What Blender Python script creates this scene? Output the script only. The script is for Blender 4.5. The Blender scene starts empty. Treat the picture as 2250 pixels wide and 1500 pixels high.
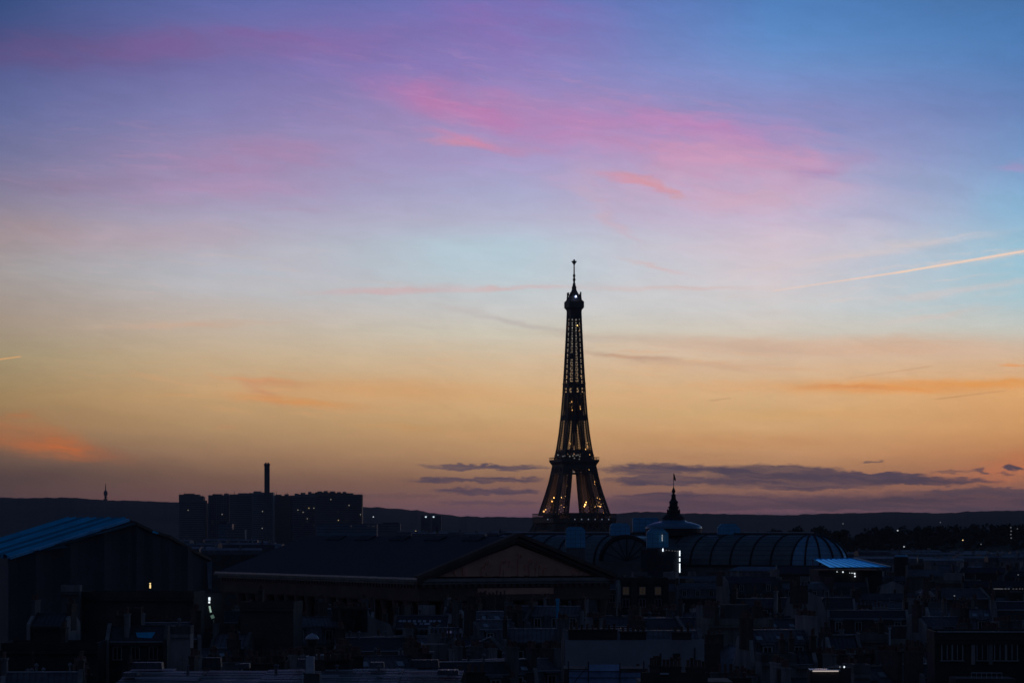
import bpy, math, random
from mathutils import Vector, Matrix, noise as mnoise
R = math.radians
rnd = random.Random(7)
scene = bpy.context.scene
COL = scene.collection
F = 6750.0            # focal length of the photograph in its own pixels (2250 wide)
CAM_Z = 45.0          # height of the roof terrace the photograph is taken from
HZ = 1166.0           # picture row of the horizon

# ------------------------------------------------------------------ camera
cam = bpy.data.cameras.new('camera')
cam.lens = 108.0; cam.sensor_width = 36.0
cam.shift_y = (HZ - 750.0) / 2250.0
cam.clip_start = 1.0; cam.clip_end = 60000.0
camo = bpy.data.objects.new('camera', cam); COL.objects.link(camo)
camo.location = (0, 0, CAM_Z); camo.rotation_euler = (R(90), 0, 0)
scene.camera = camo
scene.view_settings.view_transform = 'Standard'
scene.view_settings.look = 'None'
scene.view_settings.exposure = 0.0
scene.view_settings.gamma = 1.0
scene.cycles.max_bounces = 6
scene.cycles.volume_bounces = 0
scene.cycles.transparent_max_bounces = 8

HAZE = 2.4e-5
ZENITH, EAST = (12, 30, 58), (36, 48, 71)
def lin(c):
    return tuple(((v / 255.0) / 12.92 if v / 255.0 <= 0.04045 else ((v / 255.0 + 0.055) / 1.055) ** 2.4) for v in c)

# ------------------------------------------------------------------ sky
SUN_AZ, SUN_EL = 4.0, 0.6          # the sun has just gone below the hills, a little right of the tower
W = bpy.data.worlds.new('World'); scene.world = W; W.use_nodes = True
nt = W.node_tree; N = nt.nodes; L = nt.links
for n in list(N): N.remove(n)

def node(t, **kw):
    n = N.new(t)
    for k, v in kw.items(): setattr(n, k, v)
    return n
def put(sock, v):
    if isinstance(v, bpy.types.NodeSocket): L.new(v, sock)
    else: sock.default_value = v
def M_(op, a, b=None, c=None, clamp=False):
    n = node('ShaderNodeMath', operation=op); n.use_clamp = clamp
    put(n.inputs[0], a)
    if b is not None: put(n.inputs[1], b)
    if c is not None: put(n.inputs[2], c)
    return n.outputs[0]
def MR(v, a, b, c=0.0, d=1.0, kind='SMOOTHSTEP'):
    n = node('ShaderNodeMapRange', interpolation_type=kind)
    put(n.inputs[0], v); put(n.inputs[1], a); put(n.inputs[2], b); put(n.inputs[3], c); put(n.inputs[4], d)
    return n.outputs[0]
def MIX(f, a, b):
    n = node('ShaderNodeMix', data_type='RGBA')
    put(n.inputs[0], f)
    put(n.inputs[6], a if isinstance(a, bpy.types.NodeSocket) else (*a, 1))
    put(n.inputs[7], b if isinstance(b, bpy.types.NodeSocket) else (*b, 1))
    return n.outputs[2]

tc = node('ShaderNodeTexCoord')
sep = node('ShaderNodeSeparateXYZ'); L.new(tc.outputs['Generated'], sep.inputs[0])
dx, dy, dz = sep.outputs
az = M_('ARCTAN2', dx, dy)                                   # compass bearing from the view axis, radians
hyp = M_('SQRT', M_('ADD', M_('MULTIPLY', dx, dx), M_('MULTIPLY', dy, dy)))
tanel = M_('DIVIDE', dz, M_('MAXIMUM', hyp, 1e-4))           # tangent of the elevation above the horizon
# work in hundredths of a radian: bearing U and elevation V
U = M_('MULTIPLY', az, 100.0)
V = M_('MULTIPLY', tanel, 100.0)
def uv(px, py):
    u = (px - 1125.0) / F; v = (HZ - py) / F
    return 100.0 * math.atan(u), 100.0 * v / math.sqrt(1 + u * u)
UVn = node('ShaderNodeCombineXYZ'); L.new(U, UVn.inputs[0]); L.new(V, UVn.inputs[1])
P0 = UVn.outputs[0]

def noise(vec, scale, detail=4.0, rough=0.55, lac=2.0, dist=0.0):
    n = node('ShaderNodeTexNoise', noise_dimensions='2D')
    L.new(vec, n.inputs['Vector']); n.inputs['Scale'].default_value = scale
    n.inputs['Detail'].default_value = detail; n.inputs['Roughness'].default_value = rough
    n.inputs['Lacunarity'].default_value = lac; n.inputs['Distortion'].default_value = dist
    return n
def mapping(vec, loc=(0, 0, 0), rot=0.0, scale=(1, 1, 1), kind='TEXTURE'):
    n = node('ShaderNodeMapping', vector_type=kind)
    L.new(vec, n.inputs[0]); n.inputs[1].default_value = loc
    n.inputs[2].default_value = (0, 0, rot); n.inputs[3].default_value = scale
    return n.outputs[0]

# colour of the clear dusk sky by elevation, for five bearings
ROWS = {
 0:    [(0,(50,78,130)),(60,(62,80,132)),(100,(74,80,132)),(150,(82,90,144)),(250,(97,108,158)),(350,(115,118,158)),(420,(133,128,158)),(480,(148,140,158)),(540,(162,150,155)),(600,(166,160,160)),(700,(168,153,140)),(790,(166,150,118)),(870,(166,138,98)),(940,(158,122,88)),(1000,(118,94,80)),(1050,(92,74,72)),(1100,(84,66,72)),(1166,(80,62,72))],
 450:  [(0,(92,105,168)),(60,(104,108,168)),(100,(112,106,164)),(150,(114,112,170)),(250,(130,128,180)),(350,(150,140,182)),(420,(163,152,188)),(480,(172,166,192)),(540,(182,176,190)),(600,(186,190,200)),(700,(197,184,172)),(790,(203,178,144)),(870,(203,165,120)),(940,(184,150,110)),(1000,(160,125,97)),(1050,(124,96,82)),(1100,(106,80,80)),(1166,(100,74,80))],
 1125: [(0,(112,115,185)),(60,(122,118,184)),(100,(132,122,186)),(150,(142,130,192)),(250,(162,140,190)),(350,(168,158,204)),(420,(170,172,208)),(480,(182,184,210)),(540,(184,204,218)),(600,(190,208,218)),(680,(204,206,206)),(730,(211,206,190)),(800,(217,191,158)),(870,(222,181,132)),(940,(208,166,118)),(1000,(193,150,109)),(1060,(144,108,92)),(1130,(102,80,99)),(1166,(96,74,94))],
 1700: [(0,(78,128,190)),(60,(88,137,198)),(100,(96,142,202)),(150,(112,146,204)),(250,(140,144,198)),(350,(172,158,200)),(420,(190,174,204)),(480,(203,190,214)),(540,(212,198,212)),(600,(214,204,212)),(680,(212,211,211)),(730,(213,205,192)),(800,(221,190,160)),(870,(222,182,136)),(940,(219,174,124)),(1000,(207,157,114)),(1060,(152,112,92)),(1130,(100,79,98)),(1166,(94,74,94))],
 2250: [(0,(66,112,168)),(60,(72,120,178)),(100,(76,124,182)),(150,(83,128,186)),(250,(102,134,188)),(350,(120,154,202)),(420,(132,172,212)),(480,(145,184,216)),(540,(152,194,216)),(600,(158,200,218)),(680,(178,204,212)),(730,(202,203,194)),(800,(221,184,148)),(870,(229,173,116)),(940,(219,161,106)),(1000,(199,136,92)),(1060,(160,108,88)),(1130,(96,76,94)),(1166,(90,72,92))],
}
TV = MR(V, uv(1125, 1166)[1], uv(1125, 0)[1], 0.0, 1.0, 'LINEAR')
cols = []
for px in sorted(ROWS):
    r = node('ShaderNodeValToRGB'); cr = r.color_ramp; cr.interpolation = 'LINEAR'
    st = [(1.0 - py / 1166.0, lin(c)) for py, c in ROWS[px]][::-1]
    while len(cr.elements) < len(st): cr.elements.new(0.5)
    for e, (p, c) in zip(cr.elements, st): e.position = p
    for e, (p, c) in zip(cr.elements, st): e.color = (*c, 1)
    L.new(TV, r.inputs[0]); cols.append((px, r.outputs[0]))
sky = cols[0][1]
for (p0, _), (p1, c1) in zip(cols, cols[1:]):
    sky = MIX(MR(U, uv(p0, 0)[0], uv(p1, 0)[0], 0, 1, 'LINEAR'), sky, c1)

# wind-drawn noise that frays and shifts the cloud shapes
nw = noise(mapping(P0, (0, 0, 0), R(-9), (5.0, 1.6, 1)), 1.0, 5, 0.6)
nwc = node('ShaderNodeVectorMath', operation='SUBTRACT'); L.new(nw.outputs['Color'], nwc.inputs[0]); nwc.inputs[1].default_value = (0.5, 0.5, 0.5)
nws = node('ShaderNodeVectorMath', operation='MULTIPLY_ADD'); L.new(nwc.outputs[0], nws.inputs[0]); nws.inputs[1].default_value = (4.2, 1.35, 0); L.new(P0, nws.inputs[2])
PW = nws.outputs[0]                                            # strongly frayed
nf = noise(mapping(P0, (3, 1, 0), 0, (1.1, 0.32, 1)), 1.0, 6, 0.62)
nfc = node('ShaderNodeVectorMath', operation='SUBTRACT'); L.new(nf.outputs['Color'], nfc.inputs[0]); nfc.inputs[1].default_value = (0.5, 0.5, 0.5)
nfs = node('ShaderNodeVectorMath', operation='MULTIPLY_ADD'); L.new(nfc.outputs[0], nfs.inputs[0]); nfs.inputs[1].default_value = (0.9, 0.30, 0); L.new(P0, nfs.inputs[2])
PF = nfs.outputs[0]                                            # finely frayed
wisp = noise(mapping(PW, (7, 2, 0), R(-8), (3.2, 0.62, 1)), 1.0, 6, 0.62).outputs[0]
WISP = MR(wisp, 0.33, 0.64, 0.0, 1.0)
streak = noise(mapping(PF, (1, 5, 0), R(-4), (2.6, 0.16, 1)), 1.0, 5, 0.6).outputs[0]
STREAK = MR(streak, 0.3, 0.7, 0.0, 1.0)

def after(sky, vec):
    """vec unchanged, but evaluated only after sky: keeps the shader's working memory small"""
    n = node('ShaderNodeVectorMath', operation='MULTIPLY_ADD')
    L.new(sky, n.inputs[0]); n.inputs[1].default_value = (1e-12, 1e-12, 0); L.new(vec, n.inputs[2])
    return n.outputs[0]
nb_ = noise(mapping(P0, (9, 4, 0), 0, (0.55, 0.16, 1)), 1.0, 5, 0.7)
nbc = node('ShaderNodeVectorMath', operation='SUBTRACT'); L.new(nb_.outputs['Color'], nbc.inputs[0]); nbc.inputs[1].default_value = (0.5, 0.5, 0.5)
nbs = node('ShaderNodeVectorMath', operation='MULTIPLY_ADD'); L.new(nbc.outputs[0], nbs.inputs[0]); nbs.inputs[1].default_value = (1.1, 0.24, 0); L.new(PF, nbs.inputs[2])
PB = nbs.outputs[0]                                            # ragged at every size, for the low cloud banks
def cloud(sky, px, py, lx, ly, ang, colour, strength, vec=None, inner=0.0, grain=None, grain_mix=0.7):
    """one cloud: lx, ly half length and half depth in picture pixels at the photograph's scale"""
    u, v = uv(px, py); s = 100.0 / F
    m = mapping(after(sky, vec if vec is not None else PW), (u, v, 0), R(ang), (lx * s, ly * s, 1))
    ln = node('ShaderNodeVectorMath', operation='LENGTH'); L.new(m, ln.inputs[0])
    f = MR(ln.outputs[1], 1.0, inner, 0.0, strength)
    if grain is not None:
        g = MR(grain, 0.0, 1.0, 1.0 - grain_mix, 1.0, 'LINEAR')
        f = M_('MULTIPLY', f, g)
    return MIX(f, sky, lin(colour))
# high pink cirrus
for a in [
 (1350, 300, 680, 140, -10, (178, 140, 192), .4), (1620, 420, 560, 120, -6, (204, 174, 204), .45), (900, 110, 560, 130, -5, (138, 112, 182), .4), (480, 380, 560, 120, 3, (166, 142, 182), .4), (1750, 240, 360, 40, -6, (140, 140, 192), .4),
 (120, 115, 420, 62, -3, (114, 80, 128), .5), (430, 92, 330, 55, 4, (134, 92, 150), .45), (660, 100, 300, 60, 2, (142, 100, 160), .45),
 (1130, 45, 330, 95, -8, (146, 108, 178), .6), (900, 190, 260, 40, -10, (158, 122, 182), .6),
 (560, 348, 330, 62, 3, (172, 132, 172), .6), (480, 420, 300, 50, 3, (182, 146, 182), .5), (150, 400, 260, 40, 2, (142, 122, 152), .5),
 (330, 520, 420, 44, -2, (190, 168, 182), .5), (40, 500, 230, 50, 3, (172, 146, 146), .55), (640, 590, 320, 40, 0, (194, 186, 196), .4),
 (1010, 225, 300, 62, -10, (190, 124, 176), .8), (1180, 270, 330, 70, -12, (190, 128, 184), .75), (1050, 312, 200, 26, -6, (206, 136, 172), .85),
 (1400, 262, 330, 60, -8, (190, 132, 184), .6), (1560, 285, 330, 58, -6, (190, 136, 188), .75), (1480, 335, 380, 62, -7, (200, 148, 188), .8),
 (1640, 350, 300, 45, -3, (210, 156, 188), .75), (1790, 372, 120, 46, 18, (182, 142, 186), .7), (1560, 400, 380, 62, -5, (208, 172, 198), .6),
 (1650, 440, 240, 40, -2, (212, 176, 196), .5), (1340, 420, 200, 60, -24, (198, 168, 196), .55),
 (1030, 560, 260, 70, 0, (184, 210, 222), .6), (560, 640, 420, 40, 0, (190, 196, 206), .4), (2230, 450, 150, 50, 0, (134, 184, 214), .6), (1360, 480, 150, 30, -42, (208, 176, 190), .5), (1720, 530, 480, 50, 2, (216, 200, 212), .5), (1950, 480, 260, 40, 4, (168, 172, 206), .45),
 (1980, 410, 260, 34, -8, (140, 160, 200), .5), (1900, 275, 360, 40, -2, (130, 142, 194), .4), (2240, 352, 70, 26, 8, (166, 148, 196), .7), (2200, 235, 200, 60, 0, (110, 132, 188), .4),
]:
    sky = cloud(sky, *a, grain=WISP, grain_mix=.55)
for a in [(1800, 764, 760, 34, -1, (224, 186, 160), .5), (1950, 848, 620, 26, 0, (234, 168, 104), .55), (1450, 908, 760, 24, 0, (216, 180, 128), .45), (1350, 955, 700, 22, 0, (214, 162, 112), .4), (750, 850, 460, 40, 0, (218, 168, 120), .45), (2050, 705, 420, 30, 4, (206, 206, 200), .4)]:
    sky = cloud(sky, *a, vec=PF)
for a in [   # thin salmon feathers
 (1375, 392, 105, 16, -8, (212, 150, 172), 0.95), (1425, 402, 100, 17, -22, (214, 150, 160), 0.95), (1482, 426, 52, 9, -20, (212, 158, 160), 0.78),
 (1000, 312, 110, 14, -4, (212, 140, 164), 0.78),
 (860, 638, 260, 13, 2, (210, 178, 182), 0.95), (1120, 633, 260, 9, 2, (212, 186, 188), 0.91), (1480, 633, 330, 9, 0, (216, 190, 188), 0.78),
 (400, 714, 330, 12, 2, (208, 176, 154), 0.78), (1440, 585, 120, 10, -14, (216, 186, 186), 0.65),
 (1120, 705, 240, 12, -12, (186, 178, 176), 0.65), (1330, 740, 300, 16, -3, (196, 182, 168), 0.65), (1640, 760, 420, 26, -4, (210, 178, 156), 0.65),
 (1390, 784, 170, 10, -5, (192, 158, 138), 0.91), (1560, 800, 300, 16, -3, (208, 170, 142), 0.65),
 (2000, 760, 330, 40, 0, (218, 178, 150), 0.65), (2000, 850, 340, 22, 0, (234, 160, 92), 0.95), (1880, 850, 170, 8, -2, (222, 148, 92), 0.95), (2190, 842, 200, 16, 0, (236, 160, 84), 0.91),
 (600, 840, 130, 14, -4, (208, 148, 110), 0.95), (575, 860, 90, 22, -30, (204, 146, 112), 0.78), (660, 882, 230, 17, -5, (222, 156, 96), 0.95), (850, 858, 420, 34, -1, (218, 168, 116), 0.78),
 (500, 941, 60, 9, 6, (200, 148, 106), 0.65), (880, 938, 180, 10, -3, (208, 160, 104), 0.65), (1560, 1000, 330, 20, -1, (186, 136, 100), 0.45), (1640, 970, 380, 24, 0, (206, 146, 98), 0.59),
 (1800, 910, 400, 22, 1, (226, 172, 110), 0.52), (2235, 804, 50, 5, -4, (238, 158, 92), 0.95),
 (2100, 640, 300, 14, 8, (214, 204, 204), 0.72), (2060, 694, 200, 12, 8, (214, 200, 194), 0.65), (1900, 555, 420, 20, 8, (218, 204, 206), 0.65),
]:
    sky = cloud(sky, *a, vec=PF, grain=STREAK, grain_mix=.38)
for a in [   # ember cloud low on the left
 (60, 968, 230, 46, -10, (196, 112, 66), .9), (150, 985, 120, 30, -14, (206, 112, 60), .85), (30, 915, 70, 16, 12, (186, 120, 78), .7), (110, 940, 130, 26, -16, (190, 122, 78), .6),
 (250, 1000, 110, 24, -12, (162, 104, 78), .6), (2225, 1025, 120, 46, 14, (212, 124, 84), .8), (2120, 1040, 150, 30, 4, (190, 116, 88), .5),
]:
    sky = cloud(sky, *a, vec=PB, grain=STREAK, grain_mix=.6)
# dull veil low on the left and the violet bank on the horizon
for a in [(40, 1050, 460, 46, 1, (84, 70, 70), .55), (430, 1085, 460, 30, 0, (108, 80, 80), .4)]:
    sky = cloud(sky, *a, grain=WISP, grain_mix=.3)
def bank(sky, x0, x1, y, h, ang, colour, st, inner=.55):
    return cloud(sky, (x0 + x1) / 2, y, (x1 - x0) / 2, h, ang, colour, st, vec=PB, inner=inner, grain=STREAK, grain_mix=.3)
for a in [
 (1190, 2000, 1112, 34, 0, (78, 68, 86), .95), (1620, 2720, 1110, 38, 0, (72, 66, 82), 1.0),
 (945, 1220, 1104, 6, 0, (90, 76, 92), .85), (690, 1010, 1089, 6, 0, (104, 82, 86), .6), (1330, 1570, 1090, 10, 0, (76, 68, 86), 1.0),
 (930, 1215, 1079, 9, -1, (80, 72, 90), 1.0), (865, 1230, 1054, 8, 0, (82, 74, 90), 1.0), (885, 1240, 1026, 8, -1, (80, 76, 94), 1.0),
 (1290, 1600, 1030, 15, -1, (76, 72, 90), 1.0), (1295, 1640, 1055, 16, 0, (76, 72, 90), 1.0), (1490, 1900, 1037, 20, -1, (72, 70, 88), 1.0), (1480, 2060, 1057, 18, 0, (74, 70, 88), 1.0),
 (1330, 1500, 1042, 10, 1, (84, 76, 92), .7), (1690, 2085, 1045, 11, -2, (74, 70, 88), 1.0), (1860, 2220, 1057, 10, 0, (72, 68, 86), 1.0), (1810, 2070, 1043, 7, 0, (78, 72, 90), .9), (1630, 1940, 1072, 7, 0, (80, 72, 88), .9),
 (1960, 2420, 1079, 12, 0, (80, 72, 86), .95), (1903, 1942, 1014, 4, -4, (104, 90, 92), .8), (2040, 2130, 1036, 5, 2, (92, 80, 88), .7),
]:
    sky = bank(sky, *a)
for a in [(1360, 1046, 60, 4, 1, (170, 128, 98), .55), (1240, 1040, 200, 4, 0, (160, 120, 98), .4), (1700, 1067, 360, 4, 0, (118, 94, 94), .5), (1250, 1092, 240, 4, 0, (124, 94, 98), .5), (1750, 1124, 500, 5, 0, (118, 84, 98), .5), (1120, 1128, 200, 5, 0, (118, 86, 100), .4)]:
    sky = cloud(sky, *a, vec=PF, inner=.2)
for a in [(2228, 1027, 24, 12, -6, (82, 74, 88), 1.0), (2160, 1037, 20, 9, -14, (98, 80, 88), .9), (2140, 1035, 26, 5, 0, (124, 92, 90), .6), (2205, 1040, 16, 5, 0, (110, 84, 88), .7)]:
    sky = cloud(sky, *a, vec=PB, inner=.3)

# fine fibres combed by the wind
def fibres(sky, rot, sx, sy, seed, lo, hi, colour, st, px, py, lx, ly):
    v = mapping(after(sky, PF), (seed, seed * .7, 0), R(rot), (sx, sy, 1))
    n = noise(v, 1.0, 8, 0.68).outputs[0]
    f = MR(n, lo, hi, 0.0, st)
    u0, v0 = uv(px, py); s_ = 100.0 / F
    m = mapping(after(sky, PW), (u0, v0, 0), R(rot), (lx * s_, ly * s_, 1))
    ln = node('ShaderNodeVectorMath', operation='LENGTH'); L.new(m, ln.inputs[0])
    return MIX(M_('MULTIPLY', f, MR(ln.outputs[1], 1.0, .2)), sky, lin(colour))
sky = fibres(sky, -11, 2.4, .20, 2.3, .48, .72, (204, 150, 190), .3, 1300, 300, 900, 240)
sky = fibres(sky, -4, 2.6, .18, 7.1, .50, .72, (186, 144, 182), .3, 480, 390, 700, 200)
sky = fibres(sky, -14, 2.8, .22, 4.4, .50, .75, (124, 140, 200), .32, 1500, 200, 900, 220)
sky = fibres(sky, 6, 3.0, .15, 9.2, .50, .72, (226, 208, 204), .42, 1900, 620, 620, 150)
sky = fibres(sky, -3, 3.2, .13, 5.6, .50, .72, (232, 178, 128), .5, 1550, 840, 900, 120)
sky = fibres(sky, -5, 2.8, .15, 3.9, .50, .72, (226, 164, 112), .45, 560, 860, 620, 90)
sky = fibres(sky, -4, 3.0, .16, 6.7, .50, .74, (206, 188, 186), .45, 500, 620, 760, 130)

# condensation trails: straight lines of sunlit vapour
def trail(sky, p0, p1, wid0, wid1, colour, st0, st1, vec):
    u0, v0 = uv(*p0); u1, v1 = uv(*p1); s = 100.0 / F
    ln = math.hypot(u1 - u0, v1 - v0); a = math.atan2(v1 - v0, u1 - u0)
    m = mapping(after(sky, vec), (u0, v0, 0), a, (ln, s, 1))
    sp = node('ShaderNodeSeparateXYZ'); L.new(m, sp.inputs[0])
    t = M_('MAXIMUM', M_('MINIMUM', sp.outputs[0], 1.0), 0.0)
    w = MR(t, 0.0, 1.0, wid0, wid1, 'LINEAR')
    y = M_('ABSOLUTE', M_('DIVIDE', sp.outputs[1], w))
    f = MR(y, 1.0, 0.25, 0.0, 1.0)
    ends = M_('MULTIPLY', MR(sp.outputs[0], -0.02, 0.06), MR(sp.outputs[0], 1.04, 0.95))
    f = M_('MULTIPLY', M_('MULTIPLY', f, ends), MR(t, 0.0, 1.0, st0, st1, 'LINEAR'))
    return MIX(f, sky, lin(colour))
sky = trail(sky, (1690, 640), (1990, 596), 2.6, 3.4, (242, 210, 194), .35, .9, P0)
sky = trail(sky, (1965, 600), (2330, 538), 3.4, 4.0, (246, 214, 192), .9, .95, P0)
sky = trail(sky, (2040, 586), (2330, 540), 7.0, 9.0, (232, 206, 196), .25, .4, PF)
sky = trail(sky, (-60, 797), (46, 783), 3.0, 2.5, (226, 172, 116), .95, .7, P0)
sky = trail(sky, (1858, 832), (2048, 804), 2.0, 2.0, (200, 152, 118), .25, .5, P0)
sky = trail(sky, (2052, 877), (2210, 858), 2.2, 2.2, (200, 146, 102), .6, .4, P0)
sky = trail(sky, (1560, 880), (1605, 874), 2.0, 2.0, (186, 140, 110), .5, .4, P0)

# faint mottling of the thin high haze
mott = noise(mapping(PW, (0, 0, 0), R(-6), (2.2, 0.5, 1)), 1.0, 6, 0.65).outputs[0]
mm = node('ShaderNodeMix', data_type='RGBA', blend_type='MULTIPLY'); mm.inputs[0].default_value = 1.0
L.new(sky, mm.inputs[6]); gm = MR(mott, 0.25, 0.75, 0.955, 1.045, 'LINEAR')
gc = node('ShaderNodeCombineXYZ')
for i in range(3): L.new(gm, gc.inputs[i])
L.new(gc.outputs[0], mm.inputs[7]); sky = mm.outputs[2]

# above the picture the sky deepens to blue; to the east, behind the camera, it is already night
el = M_('ARCSINE', dz)
sky = MIX(MR(el, R(9.5), R(22)), sky, lin(ZENITH))
sky = MIX(MR(dy, 0.75, -0.15), sky, lin(EAST))
sky = MIX(MR(dz, 0.0, -0.06), sky, lin((10, 12, 20)))
nish = node('ShaderNodeTexSky', sky_type='NISHITA'); nish.sun_disc = False
nish.sun_elevation = R(SUN_EL); nish.sun_rotation = R(SUN_AZ)
nm = node('ShaderNodeMix', data_type='RGBA', blend_type='ADD'); nm.inputs[0].default_value = 0.0015
L.new(sky, nm.inputs[6]); L.new(nish.outputs[0], nm.inputs[7])
bg = node('ShaderNodeBackground'); bg.inputs[1].default_value = 1.0
L.new(nm.outputs[2], bg.inputs[0])
wo = node('ShaderNodeOutputWorld'); L.new(bg.outputs[0], wo.inputs[0])
W.cycles.sampling_method = 'MANUAL'; W.cycles.sample_map_resolution = 1024

sl = bpy.data.lights.new('sun', 'SUN'); sl.energy = 0.06; sl.angle = R(6); sl.color = (1.0, 0.62, 0.36)
so = bpy.data.objects.new('sun', sl); COL.objects.link(so)
d = Vector((math.sin(R(SUN_AZ)) * math.cos(R(SUN_EL)), math.cos(R(SUN_AZ)) * math.cos(R(SUN_EL)), math.sin(R(SUN_EL))))
so.rotation_euler = d.to_track_quat('Z', 'Y').to_euler(); so.location = (0, 0, 500)

# ------------------------------------------------------------------ tools
def at(px, py, d):
    """the point of the place seen at picture position (px, py) of the photograph, d metres ahead"""
    return Vector(((px - 1125.0) / F * d, d, CAM_Z + (HZ - py) / F * d))

class MB:
    def __init__(self): self.v = []; self.f = []; self.m = []
    def add(self, vs, fs, mi=0):
        o = len(self.v); self.v += [tuple(p) for p in vs]
        self.f += [tuple(i + o for i in f) for f in fs]; self.m += [mi] * len(fs)
        return self
    def box(self, c, s, rz=0.0, mi=0, taper=1.0):
        x, y, z = s[0] / 2, s[1] / 2, s[2] / 2; ca, sa = math.cos(rz), math.sin(rz); vs = []
        for k, t in ((-1, 1.0), (1, taper)):
            for i, j in ((-1, -1), (1, -1), (1, 1), (-1, 1)):
                px, py = i * x * t, j * y * t
                vs.append((c[0] + px * ca - py * sa, c[1] + px * sa + py * ca, c[2] + k * z))
        return self.add(vs, [(3, 2, 1, 0), (4, 5, 6, 7), (0, 1, 5, 4), (1, 2, 6, 5), (2, 3, 7, 6), (3, 0, 4, 7)], mi)
    def slab(self, x0, x1, y0, y1, z0, z1, mi=0):
        return self.box(((x0 + x1) / 2, (y0 + y1) / 2, (z0 + z1) / 2), (x1 - x0, y1 - y0, z1 - z0), 0, mi)
    def beam(self, a, b, w, mi=0, h=None):
        a, b = Vector(a), Vector(b); d = b - a
        if d.length < 1e-6: return self
        d.normalize(); up = Vector((0, 0, 1)) if abs(d.z) < 0.95 else Vector((0, 1, 0))
        s = d.cross(up).normalized(); u = s.cross(d).normalized(); s *= w / 2; u *= (h or w) / 2; vs = []
        for p in (a, b):
            for i, j in ((-1, -1), (1, -1), (1, 1), (-1, 1)): vs.append(p + s * i + u * j)
        return self.add(vs, [(0, 1, 2, 3), (7, 6, 5, 4), (4, 5, 1, 0), (5, 6, 2, 1), (6, 7, 3, 2), (7, 4, 0, 3)], mi)
    def lathe(self, prof, n=12, c=(0, 0, 0), mi=0, rot=0.0, cap=True):
        vs = []
        for r, z in prof:
            for k in range(n):
                a = rot + 2 * math.pi * k / n
                vs.append((c[0] + r * math.cos(a), c[1] + r * math.sin(a), c[2] + z))
        fs = []
        for i in range(len(prof) - 1):
            for k in range(n):
                k2 = (k + 1) % n
                fs.append((i * n + k, i * n + k2, (i + 1) * n + k2, (i + 1) * n + k))
        if cap:
            fs.append(tuple(range(n - 1, -1, -1))); fs.append(tuple((len(prof) - 1) * n + k for k in range(n)))
        return self.add(vs, fs, mi)
    def extr(self, poly, x0, x1, mi=0):
        """a closed outline in (y, z), swept along x"""
        n = len(poly)
        vs = [(x0, y, z) for y, z in poly] + [(x1, y, z) for y, z in poly]
        fs = [tuple(range(n - 1, -1, -1)), tuple(range(n, 2 * n))]
        fs += [(k, (k + 1) % n, n + (k + 1) % n, n + k) for k in range(n)]
        return self.add(vs, fs, mi)
    def prism(self, poly, z0, z1, mi=0, top=None):
        """a closed plan outline in (x, y), raised from z0 to z1"""
        n = len(poly); t = top or poly
        vs = [(x, y, z0) for x, y in poly] + [(x, y, z1) for x, y in t]
        fs = [tuple(range(n - 1, -1, -1)), tuple(range(n, 2 * n))]
        fs += [(k, (k + 1) % n, n + (k + 1) % n, n + k) for k in range(n)]
        return self.add(vs, fs, mi)
    def sheet(self, quad, th, mi=0):
        """a four-cornered panel with real thickness, laid behind the given face"""
        q = [Vector(p) for p in quad]; n = (q[1] - q[0]).cross(q[3] - q[0]).normalized() * th
        return self.add(q + [p - n for p in q], [(0, 1, 2, 3), (7, 6, 5, 4), (4, 5, 1, 0), (5, 6, 2, 1), (6, 7, 3, 2), (7, 4, 0, 3)], mi)
    def mesh(self, name, mats, smooth=False):
        me = bpy.data.meshes.new(name); me.from_pydata(self.v, [], self.f)
        for m in (mats if isinstance(mats, (list, tuple)) else [mats]): me.materials.append(m)
        if any(self.m): me.polygons.foreach_set('material_index', self.m)
        if smooth: me.polygons.foreach_set('use_smooth', [True] * len(self.f))
        me.update(); return me
    def build(self, name, mats, parent=None, loc=(0, 0, 0), rz=0.0, smooth=False):
        return inst(name, self.mesh(name, mats, smooth), parent, loc, rz)

def inst(name, me, parent=None, loc=(0, 0, 0), rz=0.0):
    o = bpy.data.objects.new(name, me); COL.objects.link(o)
    o.location = loc; o.rotation_euler = (0, 0, rz)
    if parent is not None: o.parent = parent
    return o
def tag(o, label=None, cat=None, group=None, kind=None):
    if label: o['label'] = label
    if cat: o['category'] = cat
    if group: o['group'] = group
    if kind: o['kind'] = kind
    return o
def thing(name, label, cat, loc=(0, 0, 0), rz=0.0, group=None):
    o = bpy.data.objects.new(name, None); COL.objects.link(o)
    o.location = loc; o.rotation_euler = (0, 0, rz); o.empty_display_size = 1.0
    return tag(o, label, cat, group)

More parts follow.
